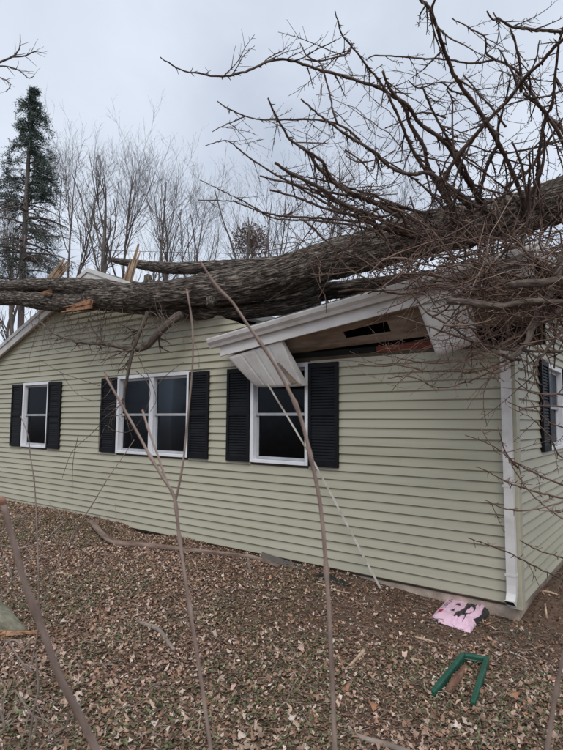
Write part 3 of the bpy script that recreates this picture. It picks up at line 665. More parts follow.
bough([(452,18),(471,25),(482,38),(487,52),(494,60),(511,66),(521,76),(532,91),(547,112),(561,129),(580,160)], 4.3, 5.0, .8, 2.4, 1.1)
bough([(366,60),(377,55),(389,60),(420,60),(450,58),(471,61),(494,60)], 4.8, 4.6, .7, 1.5, .9)
bough([(567,15),(561,43),(558,66),(554,101),(547,119),(538,150),(537,180),(542,215)], 4.0, 5.1, 1.2, 2.8, 1.0)
bough([(422,86),(435,114),(448,139),(462,165),(478,190),(497,225)], 4.7, 5.4, 1.3, 2.4, 1.1)
bough([(458,80),(450,89),(453,101),(452,132),(455,160)], 4.5, 4.9, .9, 1.4, .7)
bough([(463,75),(481,98),(494,113),(506,127)], 4.6, 4.7, .9, 1.5, .8)
bough([(510,28),(516,48),(523,74),(521,92)], 4.3, 4.6, 1.3, 2.0, .7)
bough([(524,94),(542,109),(559,134),(572,165),(575,200)], 4.5, 5.0, 2.0, 2.9, 1.0)
bough([(511,74),(507,100),(498,125),(496,144),(486,168),(479,196)], 4.5, 5.2, 1.0, 2.6, 1.0)
bough([(563,90),(545,98),(525,100),(508,105)], 4.6, 4.5, 1.4, 1.0, 1.0)
bough([(512,142),(522,167),(526,185),(530,215)], 4.6, 5.1, 1.3, 2.2, .6)
bough([(530,152),(531,170),(532,187),(530,225)], 4.4, 5.0, 1.1, 1.9, .3)
bough([(542,125),(546,147),(540,172),(528,200)], 4.5, 5.0, 1.3, 2.2, .8)
bough([(563,118),(548,140),(530,165),(505,188)], 4.7, 5.1, 1.4, 1.9, .8)
bough([(540,40),(533,62),(524,80)], 4.4, 4.5, .9, 1.4, .8)
bough([(498,48),(511,74),(518,88)], 4.5, 4.6, .9, 1.6, .8)
bough([(408,80),(420,86),(438,84),(452,92),(468,96)], 4.8, 4.9, .7, 1.3, 1.0)
bough([(385,128),(402,120),(425,112),(446,118)], 5.0, 5.0, .7, 1.3, 1.1)
bough([(470,145),(500,152),(530,148),(563,140),(590,138)], 4.9, 4.7, .9, 1.8, .9)
bough([(345,150),(358,160),(372,170),(374,160),(376,146)], 5.0, 5.0, 1.2, .8, .7)
bough([(346,156),(360,163),(380,158),(396,150)], 5.2, 5.2, 1.0, .7, .9)
for i in range(26):          # more boughs fanning out of the tangle
    a = rng.uniform(-2.9, -.5); r_ = rng.uniform(50, 150); bx, by = rng.uniform(400, 560), rng.uniform(215, 262)
    x1, y1 = bx+r_*math.cos(a), by+r_*math.sin(a)*.75; k_ = rng.normal(0, 12, 2)
    bough([(x1, y1), ((x1+bx)/2+k_[0], (y1+by)/2+k_[1]+6), (bx, by)], rng.uniform(4.2, 5.6), 5.3, .8, 1.9, 1.0)
# thick broken limbs at the right
bough([(448,301),(466,302),(495,306),(527,305),(563,305),(620,303)], 4.05, 4.3, 4.2, 5.4, .2, mat=M_HANG, k=20, rough=.3)
bough([(511,286),(520,282),(540,281),(563,283),(620,288)], 4.1, 4.3, 5.0, 6.0, .2, mat=M_HANG, k=20, rough=.3)
bough([(511,360),(521,343),(530,326),(540,306),(552,286),(566,250)], 4.1, 4.6, 3.4, 5.4, .5, mat=M_HANG, k=20, rough=.3)
bough([(500,345),(520,335),(545,318),(575,300)], 4.3, 4.6, 1.8, 2.8, .6)
bough([(409,290),(420,303),(432,314),(452,330),(475,343),(495,353),(520,360)], 4.2, 4.4, .9, 2.0, .5)
bough([(396,316),(429,326),(458,334),(496,346),(540,352),(590,350)], 4.2, 4.4, .8, 2.0, .5)
bough([(470,258),(485,280),(497,300),(505,325),(509,350)], 4.7, 4.5, 3.0, 1.6, .5)
bough([(563,330),(545,350),(530,372),(540,390)], 4.3, 4.2, 2.2, .9, .9)
# drooping twigs in front of the corner
for pts, d in (([(358,364),(380,367),(400,366),(429,374),(455,373),(472,371),(498,366),(520,352)], 4.1), ([(388,378),(410,378),(440,384),(465,380),(490,372),(515,360)], 4.0), ([(370,352),(400,358),(430,362),(460,360),(490,350),(520,340)], 4.2), ([(508,402),(523,406),(545,405),(575,408)], 3.6),
               ([(509,407),(530,420),(546,437),(563,456),(590,480)], 3.6), ([(480,428),(495,449),(506,456),(528,485),(547,508),(563,519),(590,530)], 3.5), ([(498,427),(502,447),(510,460),(518,468)], 3.5), ([(468,538),(490,546),(506,553),(536,568),(563,579),(600,592)], 3.3),
               ([(476,467),(490,474),(510,482),(535,492),(563,498)], 3.5), ([(465,435),(490,448),(513,463),(540,475),(575,490)], 3.6), ([(485,500),(505,508),(530,510),(563,505),(590,500)], 3.4), ([(520,540),(540,548),(563,556),(590,565)], 3.3), ([(530,400),(548,420),(563,430),(590,440)], 3.5), ([(515,380),(535,392),(555,395),(590,398)], 3.6)):
    bough(pts, d, d+.35, .6, 1.35, .8, mat=M_TWIG)
# dense nest of fine stems between the trunk and the broken limbs
T = Tubes()
def strands(n, xr, yr, lr, dr, ang, rpx, sides=4, sp=5, sd=.5, wig=.24):
    for _ in range(n):
        x, y = rng.uniform(*xr), rng.uniform(*yr); L_ = rng.uniform(*lr); a = rng.normal(ang, sd); D = rng.uniform(*dr); m = 10
        if rng.random() < .5: a += math.pi
        aa = a+np.cumsum(rng.normal(0, wig, m)); xs_ = x+np.cumsum(np.cos(aa))*L_/m; ys_ = y+np.cumsum(np.sin(aa))*L_/m
        xs_ += x-xs_.mean(); ys_ += y-ys_.mean()
        P = np.array([atD(p, q_, D+dd) for p, q_, dd in zip(xs_, ys_, np.cumsum(rng.normal(0, .045, m)))]); r = rng.uniform(*rpx)*D/F_PX*(1.7 if rng.random() < .05 else 1)*.8
        C, R = P, r*np.linspace(.45, 1.1, m)*(1+.3*(rng.random(m)-.5)); T.add(C, R, sides)
        if sp: p, rr_ = grow(C[None], R[None], sp, .05, .95, .07, .9, .02, 4, .25, .7, .0018); T.add(p, rr_, 3)
strands(200, (400, 600), (232, 292), (60, 170), (4.4, 5.5), -.12, (.45, 1.2))
strands(140, (455, 600), (262, 345), (50, 140), (4.1, 5.0), .1, (.45, 1.2), sd=.7)
strands(40, (290, 420), (238, 276), (50, 130), (5.1, 5.8), -.1, (.3, .9))
strands(45, (440, 590), (290, 372), (40, 100), (4.0, 4.8), .4, (.35, .9), sd=.8)
strands(50, (490, 600), (225, 345), (40, 110), (4.2, 5.0), 1.3, (.4, 1.2), sd=.6)
strands(36, (375, 500), (335, 385), (40, 110), (3.9, 4.5), .1, (.22, .45), 3, 6)
strands(90, (300, 570), (60, 240), (40, 120), (4.6, 5.8), -.3, (.25, .6), 3, 6, sd=.9)
nest = T.build('tangled_twigs', M_TWIG, tree); tag(nest, 'dense nest of thin brown twigs around the trunk', kind='stuff')
# curly dry vine twigs dangling over the left of the front wall
T = Tubes()
for _ in range(60):
    x, y = rng.uniform(20, 190), rng.uniform(308, 318); Y = rng.uniform(-.75, -.3); m = 14; p = atY(x, y, Y); d = nrm(np.array([rng.normal(0, .9), rng.normal(0, .2), -1.0])); cur = rng.normal(0, .16)
    P = [p]
    L_ = rng.uniform(.3, 1.25)
    for j in range(m-1):
        c_, s_ = math.cos(cur), math.sin(cur); d = nrm(np.array([d[0]*c_-d[2]*s_, d[1]*.8+rng.normal(0, .08), d[0]*s_+d[2]*c_])); cur += rng.normal(0, .13); cur *= .9
        if p[1]+d[1]*L_/m > -.06: d[1] = -abs(d[1])
        p = p+d*L_/m; P.append(p)
    P = np.array(P); R = np.linspace(.0055, .0028, m)*rng.uniform(.6, 1.2); T.add(P, R, 4)
    pp, rr_ = grow(P[None], R[None], 3, .2, .95, .16, .8, -.02, 5, .25, .6, .002); pp[..., 1] = np.minimum(pp[..., 1], -.05); T.add(pp, rr_, 3)
for pts in ([(60,372),(75,392),(90,400),(104,398),(112,384),(104,372)], [(100,440),(106,425),(112,430),(128,432),(142,418),(150,396),(146,380),(136,371)], [(98,455),(99,430),(101,400),(104,385),(118,378)], [(150,412),(156,400),(152,384),(146,372)], [(62,478),(72,452),(90,435),(100,425)], [(72,500),(73,462),(78,436)], [(40,360),(60,372),(82,380),(100,386)], [(184,362),(170,372),(158,384)]):
    P = np.array([atY(x, y, -.35+rng.normal(0, .05)) for x, y in pts]); C, R = smooth_line(P, np.linspace(.0035, .006, len(P)), 24); T.add(C, R, 5)
for C_, R_ in HANG:
    p, r = grow(C_[None], R_[None], 16, .1, 1, .42, .8, -.03, 10, .16, .45, .004); p[..., 1] = np.minimum(p[..., 1], -.07); T.add(p, r, 4)
    p2, r2 = grow(p, r, 3, .2, 1, .2, .8, -.02, 7, .18, .6, .0028); p2[..., 1] = np.minimum(p2[..., 1], -.06); T.add(p2, r2, 3)
vt = T.build('dangling_twigs', M_VINE, tree); tag(vt, 'thin curly twigs dangling over the siding', kind='stuff')

# ------------------------------------------------------------------ background trees
def bare_tree(px, D, top_y, label, forks=4, seed=0, spread=.5, lean=0.0, mat=M_FAR, base_r=.16, dens=1.0, name='bare_tree', fork_y=None):
    b = atD(px, 400, D); b[2] = float(ground_z(b[0], b[1])); H = CAM[2]+(418-top_y)/F_PX*D
    root = empty(name, b, label, 'tree', 'bare trees behind the house')
    fz = H*.34 if fork_y is None else CAM[2]+(418-fork_y)/F_PX*D
    side = CR*lean
    P0 = [b, b+np.array([0, 0, fz*.5])+side*fz*.3+rng.normal(0, .05, 3), b+np.array([0, 0, fz])+side*fz*.6, b+np.array([0, 0, fz+(H-fz)*.5])+side*fz+rng.normal(0, .2, 3), b+np.array([0, 0, H*.97])+side*fz*1.2+rng.normal(0, .25, 3)]
    C, R = smooth_line(P0, np.array([base_r*1.25, base_r, base_r*.8, base_r*.35, .012]), 30)
    C[1:] += np.cumsum(rng.normal(0, .02, (29, 3)), 0)*np.array([1, 1, .2])
    Tt = Tubes().add(C, R, 9, True); Tt.build('trunk', mat, root)
    T = Tubes()
    a, ra = grow(C[None], R[None], int(forks+7), fz/H*.85, .9, lambda t: (H-fz)*(1.05-t)*1.0+.6, spread, .13, 12, .07, .62, .012); T.add(a, ra, 6)
    b2, rb = grow(a, ra, 7, .15, .95, (H-fz)*.22, .6, .10, 8, .09, .6, .007); T.add(b2, rb, 4)
    c2, rc = grow(b2, rb, int(6*dens), .1, 1, (H-fz)*.10, .55, .08, 5, .1, .6, .0045); T.add(c2, rc, 3)
    d2, rd = grow(c2, rc, 2, .2, 1, (H-fz)*.05, .5, .06, 4, .12, .7, .0035); T.add(d2, rd, 3)
    T.build('crown', mat, root)
    return root
bare_tree(62, 24, 140, 'slender bare tree rising just right of the spruce', 3, 1, .42, base_r=.12)
bare_tree(97, 22, 143, 'tall bare tree with a dark forked trunk above the gable peak', 0, 2, .5, lean=.03, base_r=.10, fork_y=250)
bare_tree(118, 23, 150, 'upright bare tree beside the forked one over the gable', 4, 3, .42, base_r=.13)
bare_tree(158, 25, 166, 'feathery bare tree in the gap above the broken limb end', 4, 4, .5, base_r=.13)
bare_tree(205, 26, 190, 'low bare tree behind the broken limb right of the gable', 4, 5, .6, base_r=.12)
bare_tree(258, 24, 172, 'bare tree seen through the leftmost crown branches', 5, 6, .62, base_r=.14)
bare_tree(330, 25, 158, 'bare tree seen through the middle of the fallen crown', 5, 7, .6, base_r=.13)
bare_tree(400, 27, 185, 'faint bare tree low behind the fallen trunk', 4, 8, .6, base_r=.13)
bare_tree(12, 21, 205, 'short bare tree under the spruce at the left edge', 5, 9, .7, base_r=.15)
# round twiggy crown of a far tree still holding brown leaves
def brown_tree(px, py, D, rad, label):
    c = atD(px, py, D); b = np.array([c[0], c[1], float(ground_z(c[0], c[1]))]); root = empty('leafy_brown_tree', b, label, 'tree')
    C, R = smooth_line([b, (b+c)/2+np.array([.1, 0, 0]), c], np.array([.14, .1, .05]), 14); Tubes().add(C, R, 7, True).build('trunk', M_FAR, root)
    n = 1500; d = nrm(rng.normal(size=(n, 3))); p = c+d*(rad*rng.random((n, 1))**.6*(.75+.5*noise2(d[:, :1]*2+5, d[:, 1:2]*2+d[:, 2:]*2+5, 60)))*np.array([1, 1, .9])
    t = nrm(rng.normal(size=(n, 3)))*.09; s_ = nrm(rng.normal(size=(n, 3)))*.035
    V = np.stack([p-t, p+s_, p+t, p-s_], 1).reshape(-1, 3); F_ = np.arange(n*4).reshape(-1, 4)
    obj('crown', V, F_, material('brown_oak_leaves', lin(86,66,58), lin(122,96,84), 3, .8), root)
brown_tree(252, 241, 26, 1.05, 'small round tree with brown leaves above the log')
# spruce
def spruce():
    D = 18.0; b = atD(22, 400, D); b[2] = 0; root = empty('spruce_tree', b, 'tall thin dark green spruce with bare lower trunk at left', 'tree')
    pts = [(20, 400), (22, 280), (25, 224), (29, 148), (34, 96), (36, 88)]
    P = [atD(x, y, D) for x, y in pts]; P[0][2] = 0
    C, R = smooth_line(P, [.13, .10, .085, .06, .025, .008], 60); Tubes().add(C, R, 9, True).build('trunk', M_FAR, root)
    br = Tubes(); NP = []; ND = []
    def y_of(z): return 418-(z-CAM[2])*F_PX/D
    zs = C[:, 2]
    def add_branch(py, dirx, diry, L_, droop, fol, dens=1.0):
        z = CAM[2]+(418-py)/F_PX*D; i = int(np.clip(np.searchsorted(zs, z), 1, 58)); p = C[i].copy(); d = nrm(CR*dirx+fw*diry+np.array([0, 0, .25])); m = 9; P_ = [p]
        for j in range(m-1): d = nrm(d+np.array([0, 0, -droop])+rng.normal(0, .06, 3)); p = p+d*L_/(m-1); P_.append(p)
        P_ = np.array(P_); R_ = np.linspace(max(.012, L_*.018), .006, m); br.add(P_, R_, 4)
        a, ra = grow(P_[None], R_[None], int(9*L_+4), .15, 1, .32*min(L_, 1.6)**.5, .85, -.05, 5, .1, .5, .005); br.add(a, ra, 3)
        if fol > 0:
            keep = rng.random(len(a)) < fol; aa = np.concatenate([a[keep][:, 1:].reshape(-1, 3), P_[int(m*(1-fol)):]])
            for q_ in range(int(7*dens)):
                NP.append(aa+rng.normal(0, .03, aa.shape)); ND.append(nrm(rng.normal(size=aa.shape)+np.array([0, 0, -.3])))
    for py in np.arange(91, 158, 3.0):
        w_ = .10+.62*min(1, (py-88)/60)*(1.1 if py < 150 else .8)
        g_ = .35+1.15*float(noise2(py*.11, 3.3, 80))
        for _ in range(3): a = rng.uniform(0, 6.28); add_branch(py, math.cos(a)+.25, math.sin(a), w_*g_*rng.uniform(.5, 1.3), .12, .9, .75)
    for py in np.arange(166, 204, 3.2):
        for _ in range(2): add_branch(py, rng.uniform(.5, 1), rng.uniform(-.6, .6), rng.uniform(.7, 1.15), .13, .85, .8)
        add_branch(py+14, -rng.uniform(.5, 1), rng.uniform(-.6, .6), rng.uniform(.7, 1.1), .10, .8, .8)
        if rng.random() < .7: a = rng.uniform(0, 6.28); add_branch(py, math.cos(a), math.sin(a), .8, .12, .5)
    for py in np.arange(206, 300, 3.0):
        for _ in range(3): a = rng.uniform(0, 6.28); add_branch(py, math.cos(a)+.2, math.sin(a), rng.uniform(.9, 2.3), .10, .40 if rng.random() < .55 else 0, .9)
    br.build('branches', M_FAR, root)
    p = np.concatenate(NP); d = np.concatenate(ND); n = len(p); s_ = nrm(np.cross(d, rng.normal(size=d.shape)))*.016; l_ = d*(.07+.05*rng.random((n, 1)))
    V = np.stack([p-s_, p+l_*.5+s_*1.2, p+l_, p-s_*.2+l_*.4], 1).reshape(-1, 3); F_ = np.arange(n*4).reshape(-1, 4)
    obj('crown', V, F_, M_NEEDLE, root)
spruce()
# a near tree left of the frame whose twigs reach into the top left corner
def edge_tree():
    b = atD(-150, 418, 9.0); b[2] = 0; root = empty('bare_tree', b, 'bare tree whose thin twigs reach in at the top left corner', 'tree', 'bare trees behind the house')
    top = atD(-130, -60, 9.0); C, R = smooth_line([b, (b+top)/2+np.array([.1, .1, 0]), top], [.16, .12, .07], 20); Tubes().add(C, R, 9, True).build('trunk', M_FAR, root)
    T = Tubes()
    for pts in ([(-135, 120), (-60, 84), (-25, 72), (0, 62), (15, 55), (20, 46), (20, 34)], [(-25, 72), (0, 66), (18, 70), (28, 78), (34, 76)], [(-30, 74), (-5, 76), (10, 84), (6, 92)], [(10, 57), (24, 56), (33, 52), (37, 51)]):
        P = [atD(x, y, 8.6) for x, y in pts]; C, R = smooth_line(P, np.linspace(.03 if pts[0][0] < -100 else .014, .006, len(P)), 26); T.add(C, R, 5)
        p, r = grow(C[None], R[None], 9, .4, 1, .22, .7, .03, 5, .15, .6, .004); T.add(p, r, 3)
    T.build('branch', M_FAR, root)
edge_tree()
# overhead cable
P = [atD(x, y, 19) for x, y in ((-40, 247), (120, 251), (280, 254), (440, 252), (640, 246))]; C, R = smooth_line(P, [.008]*5, 40)
o = Tubes().add(C, R, 5).build('overhead_cable', M_WIRE, None, org=C[0]); tag(o, 'thin dark overhead cable running level behind the fallen trunk', 'cable')

# ------------------------------------------------------------------ ground litter
def leaf_template(kind):
    if kind == 0: o = [(-.5, 0), (-.18, .2), (.05, .33), (.2, .2), (.5, 0), (.22, -.22), (.02, -.30), (-.2, -.18)]
    elif kind == 1: o = [(-.45, 0), (-.3, .3), (-.02, .16), (.1, .46), (.22, .16), (.5, .0), (.2, -.2), (-.1, -.42)]
    else: o = [(-.5, 0), (-.25, .10), (0, .14), (.3, .10), (.5, 0), (.3, -.09), (0, -.15), (-.25, -.11)]
    return np.array(o)
TRI8 = np.array([(0,1,7),(1,2,6),(1,6,7),(2,3,5),(2,5,6),(3,4,5)])
PAL = np.array([lin(*c)[:3] for c in ((172,148,130),(190,171,156),(152,121,101),(122,96,80),(160,116,90),(184,155,142),(100,79,67),(204,189,177),(144,119,104))])
PALW = np.array([.18, .09, .20, .18, .035, .10, .10, .025, .10])
PAL2 = np.array([lin(*c)[:3] for c in ((132,108,92),(112,90,76),(150,122,104),(98,84,68),(118,106,82),(138,102,82))])
def scatter(n, xr, yr, dens, size, palette, weights, lift=.012, tilt=.45, kinds=(0, 1, 2), curl=.35):
    x = rng.uniform(*xr, n); y = rng.uniform(*yr, n); keep = rng.random(n) < dens(x, y); x, y = x[keep], y[keep]; n = len(x)
    z = ground_z(x, y)+rng.random(n)*lift+.002
    s = rng.uniform(*size, n)*(.7+.6*rng.random(n)); yaw = rng.uniform(0, 6.28, n); tx = rng.normal(0, tilt, n); ty = rng.normal(0, tilt, n); cu = rng.normal(0, curl, n)
    tpl = np.stack([leaf_template(k) for k in kinds])[rng.integers(0, len(kinds), n)]
    lx = tpl[..., 0]*(1+rng.normal(0, .12, tpl.shape[:2])); ly = tpl[..., 1]*(1+rng.normal(0, .2, tpl.shape[:2])); lz = cu[:, None]*(lx**2*1.4)+np.abs(ly)*rng.uniform(-.2, .9, n)[:, None]
    X = lx*s[:, None]; Yv = ly*s[:, None]; Z = lz*s[:, None]
    Z2 = Z+X*np.sin(tx)[:, None]+Yv*np.sin(ty)[:, None]; c, si = np.cos(yaw)[:, None], np.sin(yaw)[:, None]
    V = np.stack([x[:, None]+X*c-Yv*si, y[:, None]+X*si+Yv*c, z[:, None]+Z2], -1)
    V[..., 2] += np.maximum(0, (ground_z(V[..., 0], V[..., 1])+.001)-V[..., 2])*.9
    col = palette[rng.choice(len(palette), n, p=weights/weights.sum())]*(.75+.5*rng.random((n, 1)))
    Cc = np.concatenate([np.repeat(col[:, None], 8, 1), np.ones((n, 8, 1))], -1)
    F_ = (TRI8[None]+(np.arange(n)*8)[:, None, None]).reshape(-1, 3)
    return V.reshape(-1, 3), F_, Cc.reshape(-1, 4)
def soil_mask(x, y):          # 1 where bare mulch shows (along the wall and at the right)
    a = sstep(-3.6, -1.0, x+.9*(noise2(x*.9, y*.9, 8)-.5))*sstep(-2.3, -.9, y+.8*(noise2(x*1.1, y*1.1, 9)-.5)-.45*np.clip(x+.3, -1.5, 1.2))
    b = sstep(-.35, -.1, y)*.6
    return np.clip(np.maximum(a, b), 0, 1)
def litter_density(x, y): return np.clip((1-.86*soil_mask(x, y))*(.62+.6*noise2(x*1.6, y*1.6, 12)), 0, 1)
V, F_, C_l = scatter(150000, (-11.0, 2.4), (-4.7, -.02), litter_density, (.012, .040), PAL, PALW, lift=.022)
V2, F2, C2 = scatter(150000, (-11.0, 2.4), (-4.7, -.02), lambda x, y: np.clip(1-.75*soil_mask(x, y), 0, 1), (.012, .036), PAL2, np.ones(len(PAL2)), lift=.010, tilt=.3, kinds=(0, 2))
F_ = np.concatenate([F_, F2+len(V)]); V = np.concatenate([V, V2]); C_l = np.concatenate([C_l, C2])
tag(obj('leaf_litter', V, F_, M_LEAF, attrs={'Col': ('FLOAT_COLOR', C_l)}), 'carpet of tan and brown dead leaves over the yard', kind='stuff')
V, F_, C_l = scatter(7000, (-9.5, 2.4), (-4.7, -.05), lambda x, y: (1-.8*soil_mask(x, y))*sstep(.25, .75, noise2(x*2.3, y*2.3, 71)), (.030, .052), PAL, PALW, lift=.026, tilt=.5, curl=.9)
tag(obj('leaf_layer', V, F_, M_LEAF, attrs={'Col': ('FLOAT_COLOR', C_l)}), 'larger curled dead leaves over the litter carpet', kind='stuff')
# fine crumbs on the mulch
DPAL = np.array([lin(*c)[:3] for c in ((84,62,50),(104,80,64),(66,50,42),(132,104,86),(120,84,62))])
V, F_, C_l = scatter(60000, (-7.5, 3.2), (-4.6, 1.8), lambda x, y: np.clip(.12+.9*soil_mask(x, y), 0, 1)*((y < -.02) | (x > .03)), (.008, .03), DPAL, np.ones(5), lift=.012, tilt=.5)
tag(obj('mulch_crumbs', V, F_, M_LEAF, attrs={'Col': ('FLOAT_COLOR', C_l)}), 'dark bark and leaf crumbs along the wall', kind='stuff')
V, F_, C_l = scatter(4200, (-3.5, 3.2), (-3.2, 2.0), lambda x, y: .6*soil_mask(x, y)*((y < -.02) | (x > .03)), (.02, .05), PAL, PALW, lift=.01)
tag(obj('leaf_scatter', V, F_, M_LEAF, attrs={'Col': ('FLOAT_COLOR', C_l)}), 'sparse dead leaves on the dark mulch', kind='stuff')
GP = np.array([lin(*c)[:3] for c in ((90,99,68),(102,109,78),(76,86,58),(114,117,88))])
V, F_, C_l = scatter(150000, (-9.5, 1.2), (-4.8, -.3), lambda x, y: sstep(.36, .6, noise2(x*1.1+3, y*1.1, 21)*.6+noise2(x*3.1, y*3.1, 22)*.4)*(1-.9*soil_mask(x, y))*.75, (.010, .026), GP, np.ones(4), lift=.034, kinds=(0, 2), curl=.15)
tag(obj('ground_cover', V, F_, M_LEAF, attrs={'Col': ('FLOAT_COLOR', C_l)}), 'low green creeping weeds among the leaves', kind='stuff')
# fine dry grass stalks and twig crumbs through the litter
T = Tubes(); n = 2600; x = rng.uniform(-8, 2.4, n); y = rng.uniform(-4.8, -.1, n); a = rng.uniform(0, 6.28, n); l_ = rng.uniform(.03, .16, n); z = ground_z(x, y)+.012
P = np.stack([np.stack([x+l_*t*np.cos(a), y+l_*t*np.sin(a), z+(.02 if t == .5 else 0)*rng.random(n)+rng.random(n)*.012], -1) for t in (0, .5, 1)], 1)
T.add(P, np.full((n, 3), .0018)*rng.uniform(.6, 1.8, (n, 1)), 3); tag(T.build('twig_crumbs', M_GTWIG), 'tiny twigs strewn through the leaf litter', kind='stuff')

# single large leaves lying on top in the foreground
lm = []
for k in range(6):
    tp = leaf_template(k % 2); sg = .075
    Vv = np.concatenate([tp*sg*(1+rng.normal(0, .12, tp.shape)), (np.abs(tp[:, 1:])*.055+.02*rng.random((8, 1)))], 1); Vv[:, 2] -= Vv[:, 2].min()
    cc = np.tile(np.append(PAL[[1, 0, 5, 7, 2, 4][k]], 1), (8, 1)); lm.append(new_mesh('fallen_leaf', Vv, TRI8, M_LEAF, attrs={'Col': ('FLOAT_COLOR', cc)}))
spots = [(62, 618), (95, 640), (133, 660), (155, 720), (178, 676), (205, 700), (228, 655), (252, 690), (266, 640), (292, 720), (316, 705), (345, 690), (240, 738), (118, 735), (30, 700), (75, 705), (183, 735), (370, 715), (395, 690), (420, 735), (300, 655), (332, 640), (215, 625), (165, 600), (270, 600), (50, 590), (110, 590), (452, 735), (395, 665), (510, 700), (278, 742), (20, 735), (150, 640), (235, 590), (350, 735)]
for i, (x, y) in enumerate(spots):
    d = ray(x+rng.normal(0, 3), y+rng.normal(0, 3)); p = CAM+d*(0-CAM[2])/d[2]; zz_ = float(ground_z(p[0], p[1])); p = CAM+d*(zz_-CAM[2])/d[2]
    o = bpy.data.objects.new('fallen_leaf', lm[i % 6]); COL.objects.link(o); o.location = (p[0], p[1], float(ground_z(p[0], p[1]))+.014)
    o.rotation_euler = (rng.normal(0, .2), rng.normal(0, .2), rng.uniform(0, 6.28)); o.scale = (rng.uniform(.7, 1.1),)*3
    tag(o, 'large curled dead leaf lying loose on the foreground litter', 'leaf', 'large loose leaves on the litter')

# ------------------------------------------------------------------ things on the ground
def on_ground(x, y, dz=0):
    d = ray(x, y); p = CAM+d*(0-CAM[2])/d[2]
    for _ in range(6): p = CAM+d*(float(ground_z(p[0], p[1]))+dz-CAM[2])/d[2]
    return p
def ground_stick(name, pts, rpx, label, cat, mat, n=40, k=10, rough=.15, group=None, lift=1.0, bump=None, side=None):
    P = []; R = []
    for (x, y), r in zip(pts, rpx): p = on_ground(x, y); rr_ = r*depth(p)/F_PX; p[2] += rr_*lift; P.append(p); R.append(rr_)
    if bump is not None:
        for i, h in enumerate(bump): P[i][2] += h
    C, Rr = smooth_line(P, R, n); T = Tubes().add(C, Rr, k, True, rough)
    if side:
        p, r = grow(C[None], Rr[None], side, .1, .9, .12, .8, .05, 4, .15, .5, .003); T.add(p, r, 4)
    o = T.build(name, mat, None, org=C[0]); tag(o, label, cat, group); return o
ground_stick('fallen_log', [(91,530),(104,541),(118,546),(150,549),(190,553),(225,557),(255,561),(279,569)], [2.6,3.2,3.2,3,2.8,2.6,2.6,2.2], 'long weathered branch lying on the leaves below the wall', 'log', M_LOG, 110, 20, .22, bump=(.08, .03, 0, 0, 0, 0, 0, 0))
ground_stick('stick', [(248,560),(249,567),(251,574)], [1.6, 1.6, 1.2], 'short grey stub of stick beside the right end of the log', 'stick', M_GTWIG, 14, 8)
ground_stick('stick', [(137,623),(146,627),(158,632),(166,642),(174,652)], [1.6, 2.2, 2.4, 2.4, 2.0], 'crooked grey stick lying mid-yard on the leaves', 'stick', M_GTWIG, 40, 10)
ground_stick('stick', [(344,672),(354,663),(364,653)], [1.0, 1.5, 2.2], 'pale split stick right of the tall shoot', 'stick', M_SPLIT, 18, 8)
ground_stick('stick', [(415,638),(424,641),(437,644)], [.9, 1.4, 1.0], 'thin tan stick on the mulch left of the pink bag', 'stick', M_SPLIT, 16, 8)
ground_stick('stick', [(508,652),(518,656),(528,661)], [.7, .9, .6], 'thin white stick right of the green frame', 'stick', M_STRIP, 14, 7)
ground_stick('stick', [(410,661),(418,662),(425,664)], [1.3, 1.6, .9], 'tiny pale wood chip left of the green frame', 'stick', M_SPLIT, 14, 7)
ground_stick('stick', [(428,706),(436,714),(445,722)], [.9, 1.2, .9], 'reddish stick just below the green frame', 'stick', M_RED, 14, 7)
ground_stick('stick', [(286,704),(292,690),(299,676)], [.8, .9, .6], 'thin grey twig on the leaves left of the tall shoot', 'stick', M_GTWIG, 16, 7)
ground_stick('stick', [(350,735),(365,742),(385,748),(410,756)], [2.0, 3.0, 3.2, 3.2], 'mossy grey stick cut by the bottom edge of the photo', 'stick', M_GTWIG, 30, 10)
ground_stick('stick', [(543,592),(551,594),(559,596)], [1.0, 1.3, .8], 'orange wood sliver on the soil beside the end wall', 'stick', M_SPLIT, 14, 7)
ground_stick('stick', [(545,604),(546,612),(547,620)], [.8, 1.1, .7], 'pale upright sliver on the soil right of the downspout', 'stick', M_SPLIT, 14, 7)
ground_stick('stick', [(316,584),(328,588),(338,592),(352,594)], [.8, 1.0, .9, .6], 'thin tan twig on the mulch below the middle of the wall', 'stick', M_SPLIT, 16, 7)
ground_stick('stick', [(55,574),(63,575),(72,576)], [1.0, 1.4, .8], 'orange wood sliver on the litter at the left', 'stick', M_SPLIT, 14, 7)
ground_stick('stick', [(440,640),(470,648),(500,640),(520,648)], [.4, .5, .5, .4], 'thin bowed twig between the pink bag and the green frame', 'stick', M_GTWIG, 24, 6)
# split log with mossy bark at the left edge
o = ground_stick('split_log', [(-30, 610), (-8, 622), (12, 632), (26, 634)], [17, 14, 9, 3], 'mossy split log end at the left edge of the yard', 'log', material('mossy_bark', lin(92,92,76), lin(126,122,106), 30, .9, .5, 60, attr='bark', stretch=(1, 1, .3)), 50, 24, .25, lift=.35)
o2 = splinter('split_face', [(2, 635, -1.2, 1), (14, 637, -1.2, 1), (32, 639, -1.2, 1)], None) if False else None
mb = MB()
for k_ in range(16):
    x_ = rng.uniform(-14, 24); p = on_ground(x_, 637+rng.uniform(-2, 2.5)); d_ = nrm(CR+rng.normal(0, .08, 3)); up = np.array([0, 0, 1.0]); l_ = rng.uniform(.08, .2); w_ = rng.uniform(.008, .02); sd_ = nrm(np.cross(d_, up))*w_; p[2] += rng.uniform(.0, .04)
    mb.hexa([p-sd_, p+d_*l_*.9-sd_*.3, p+d_*l_*.9+sd_*.3, p+sd_, p-sd_*.7+up*.018, p+d_*l_-sd_*.2+up*.006, p+d_*l_+sd_*.2+up*.008, p+sd_*.7+up*.016])
mb.build('split_face', M_SPLIT2, o)
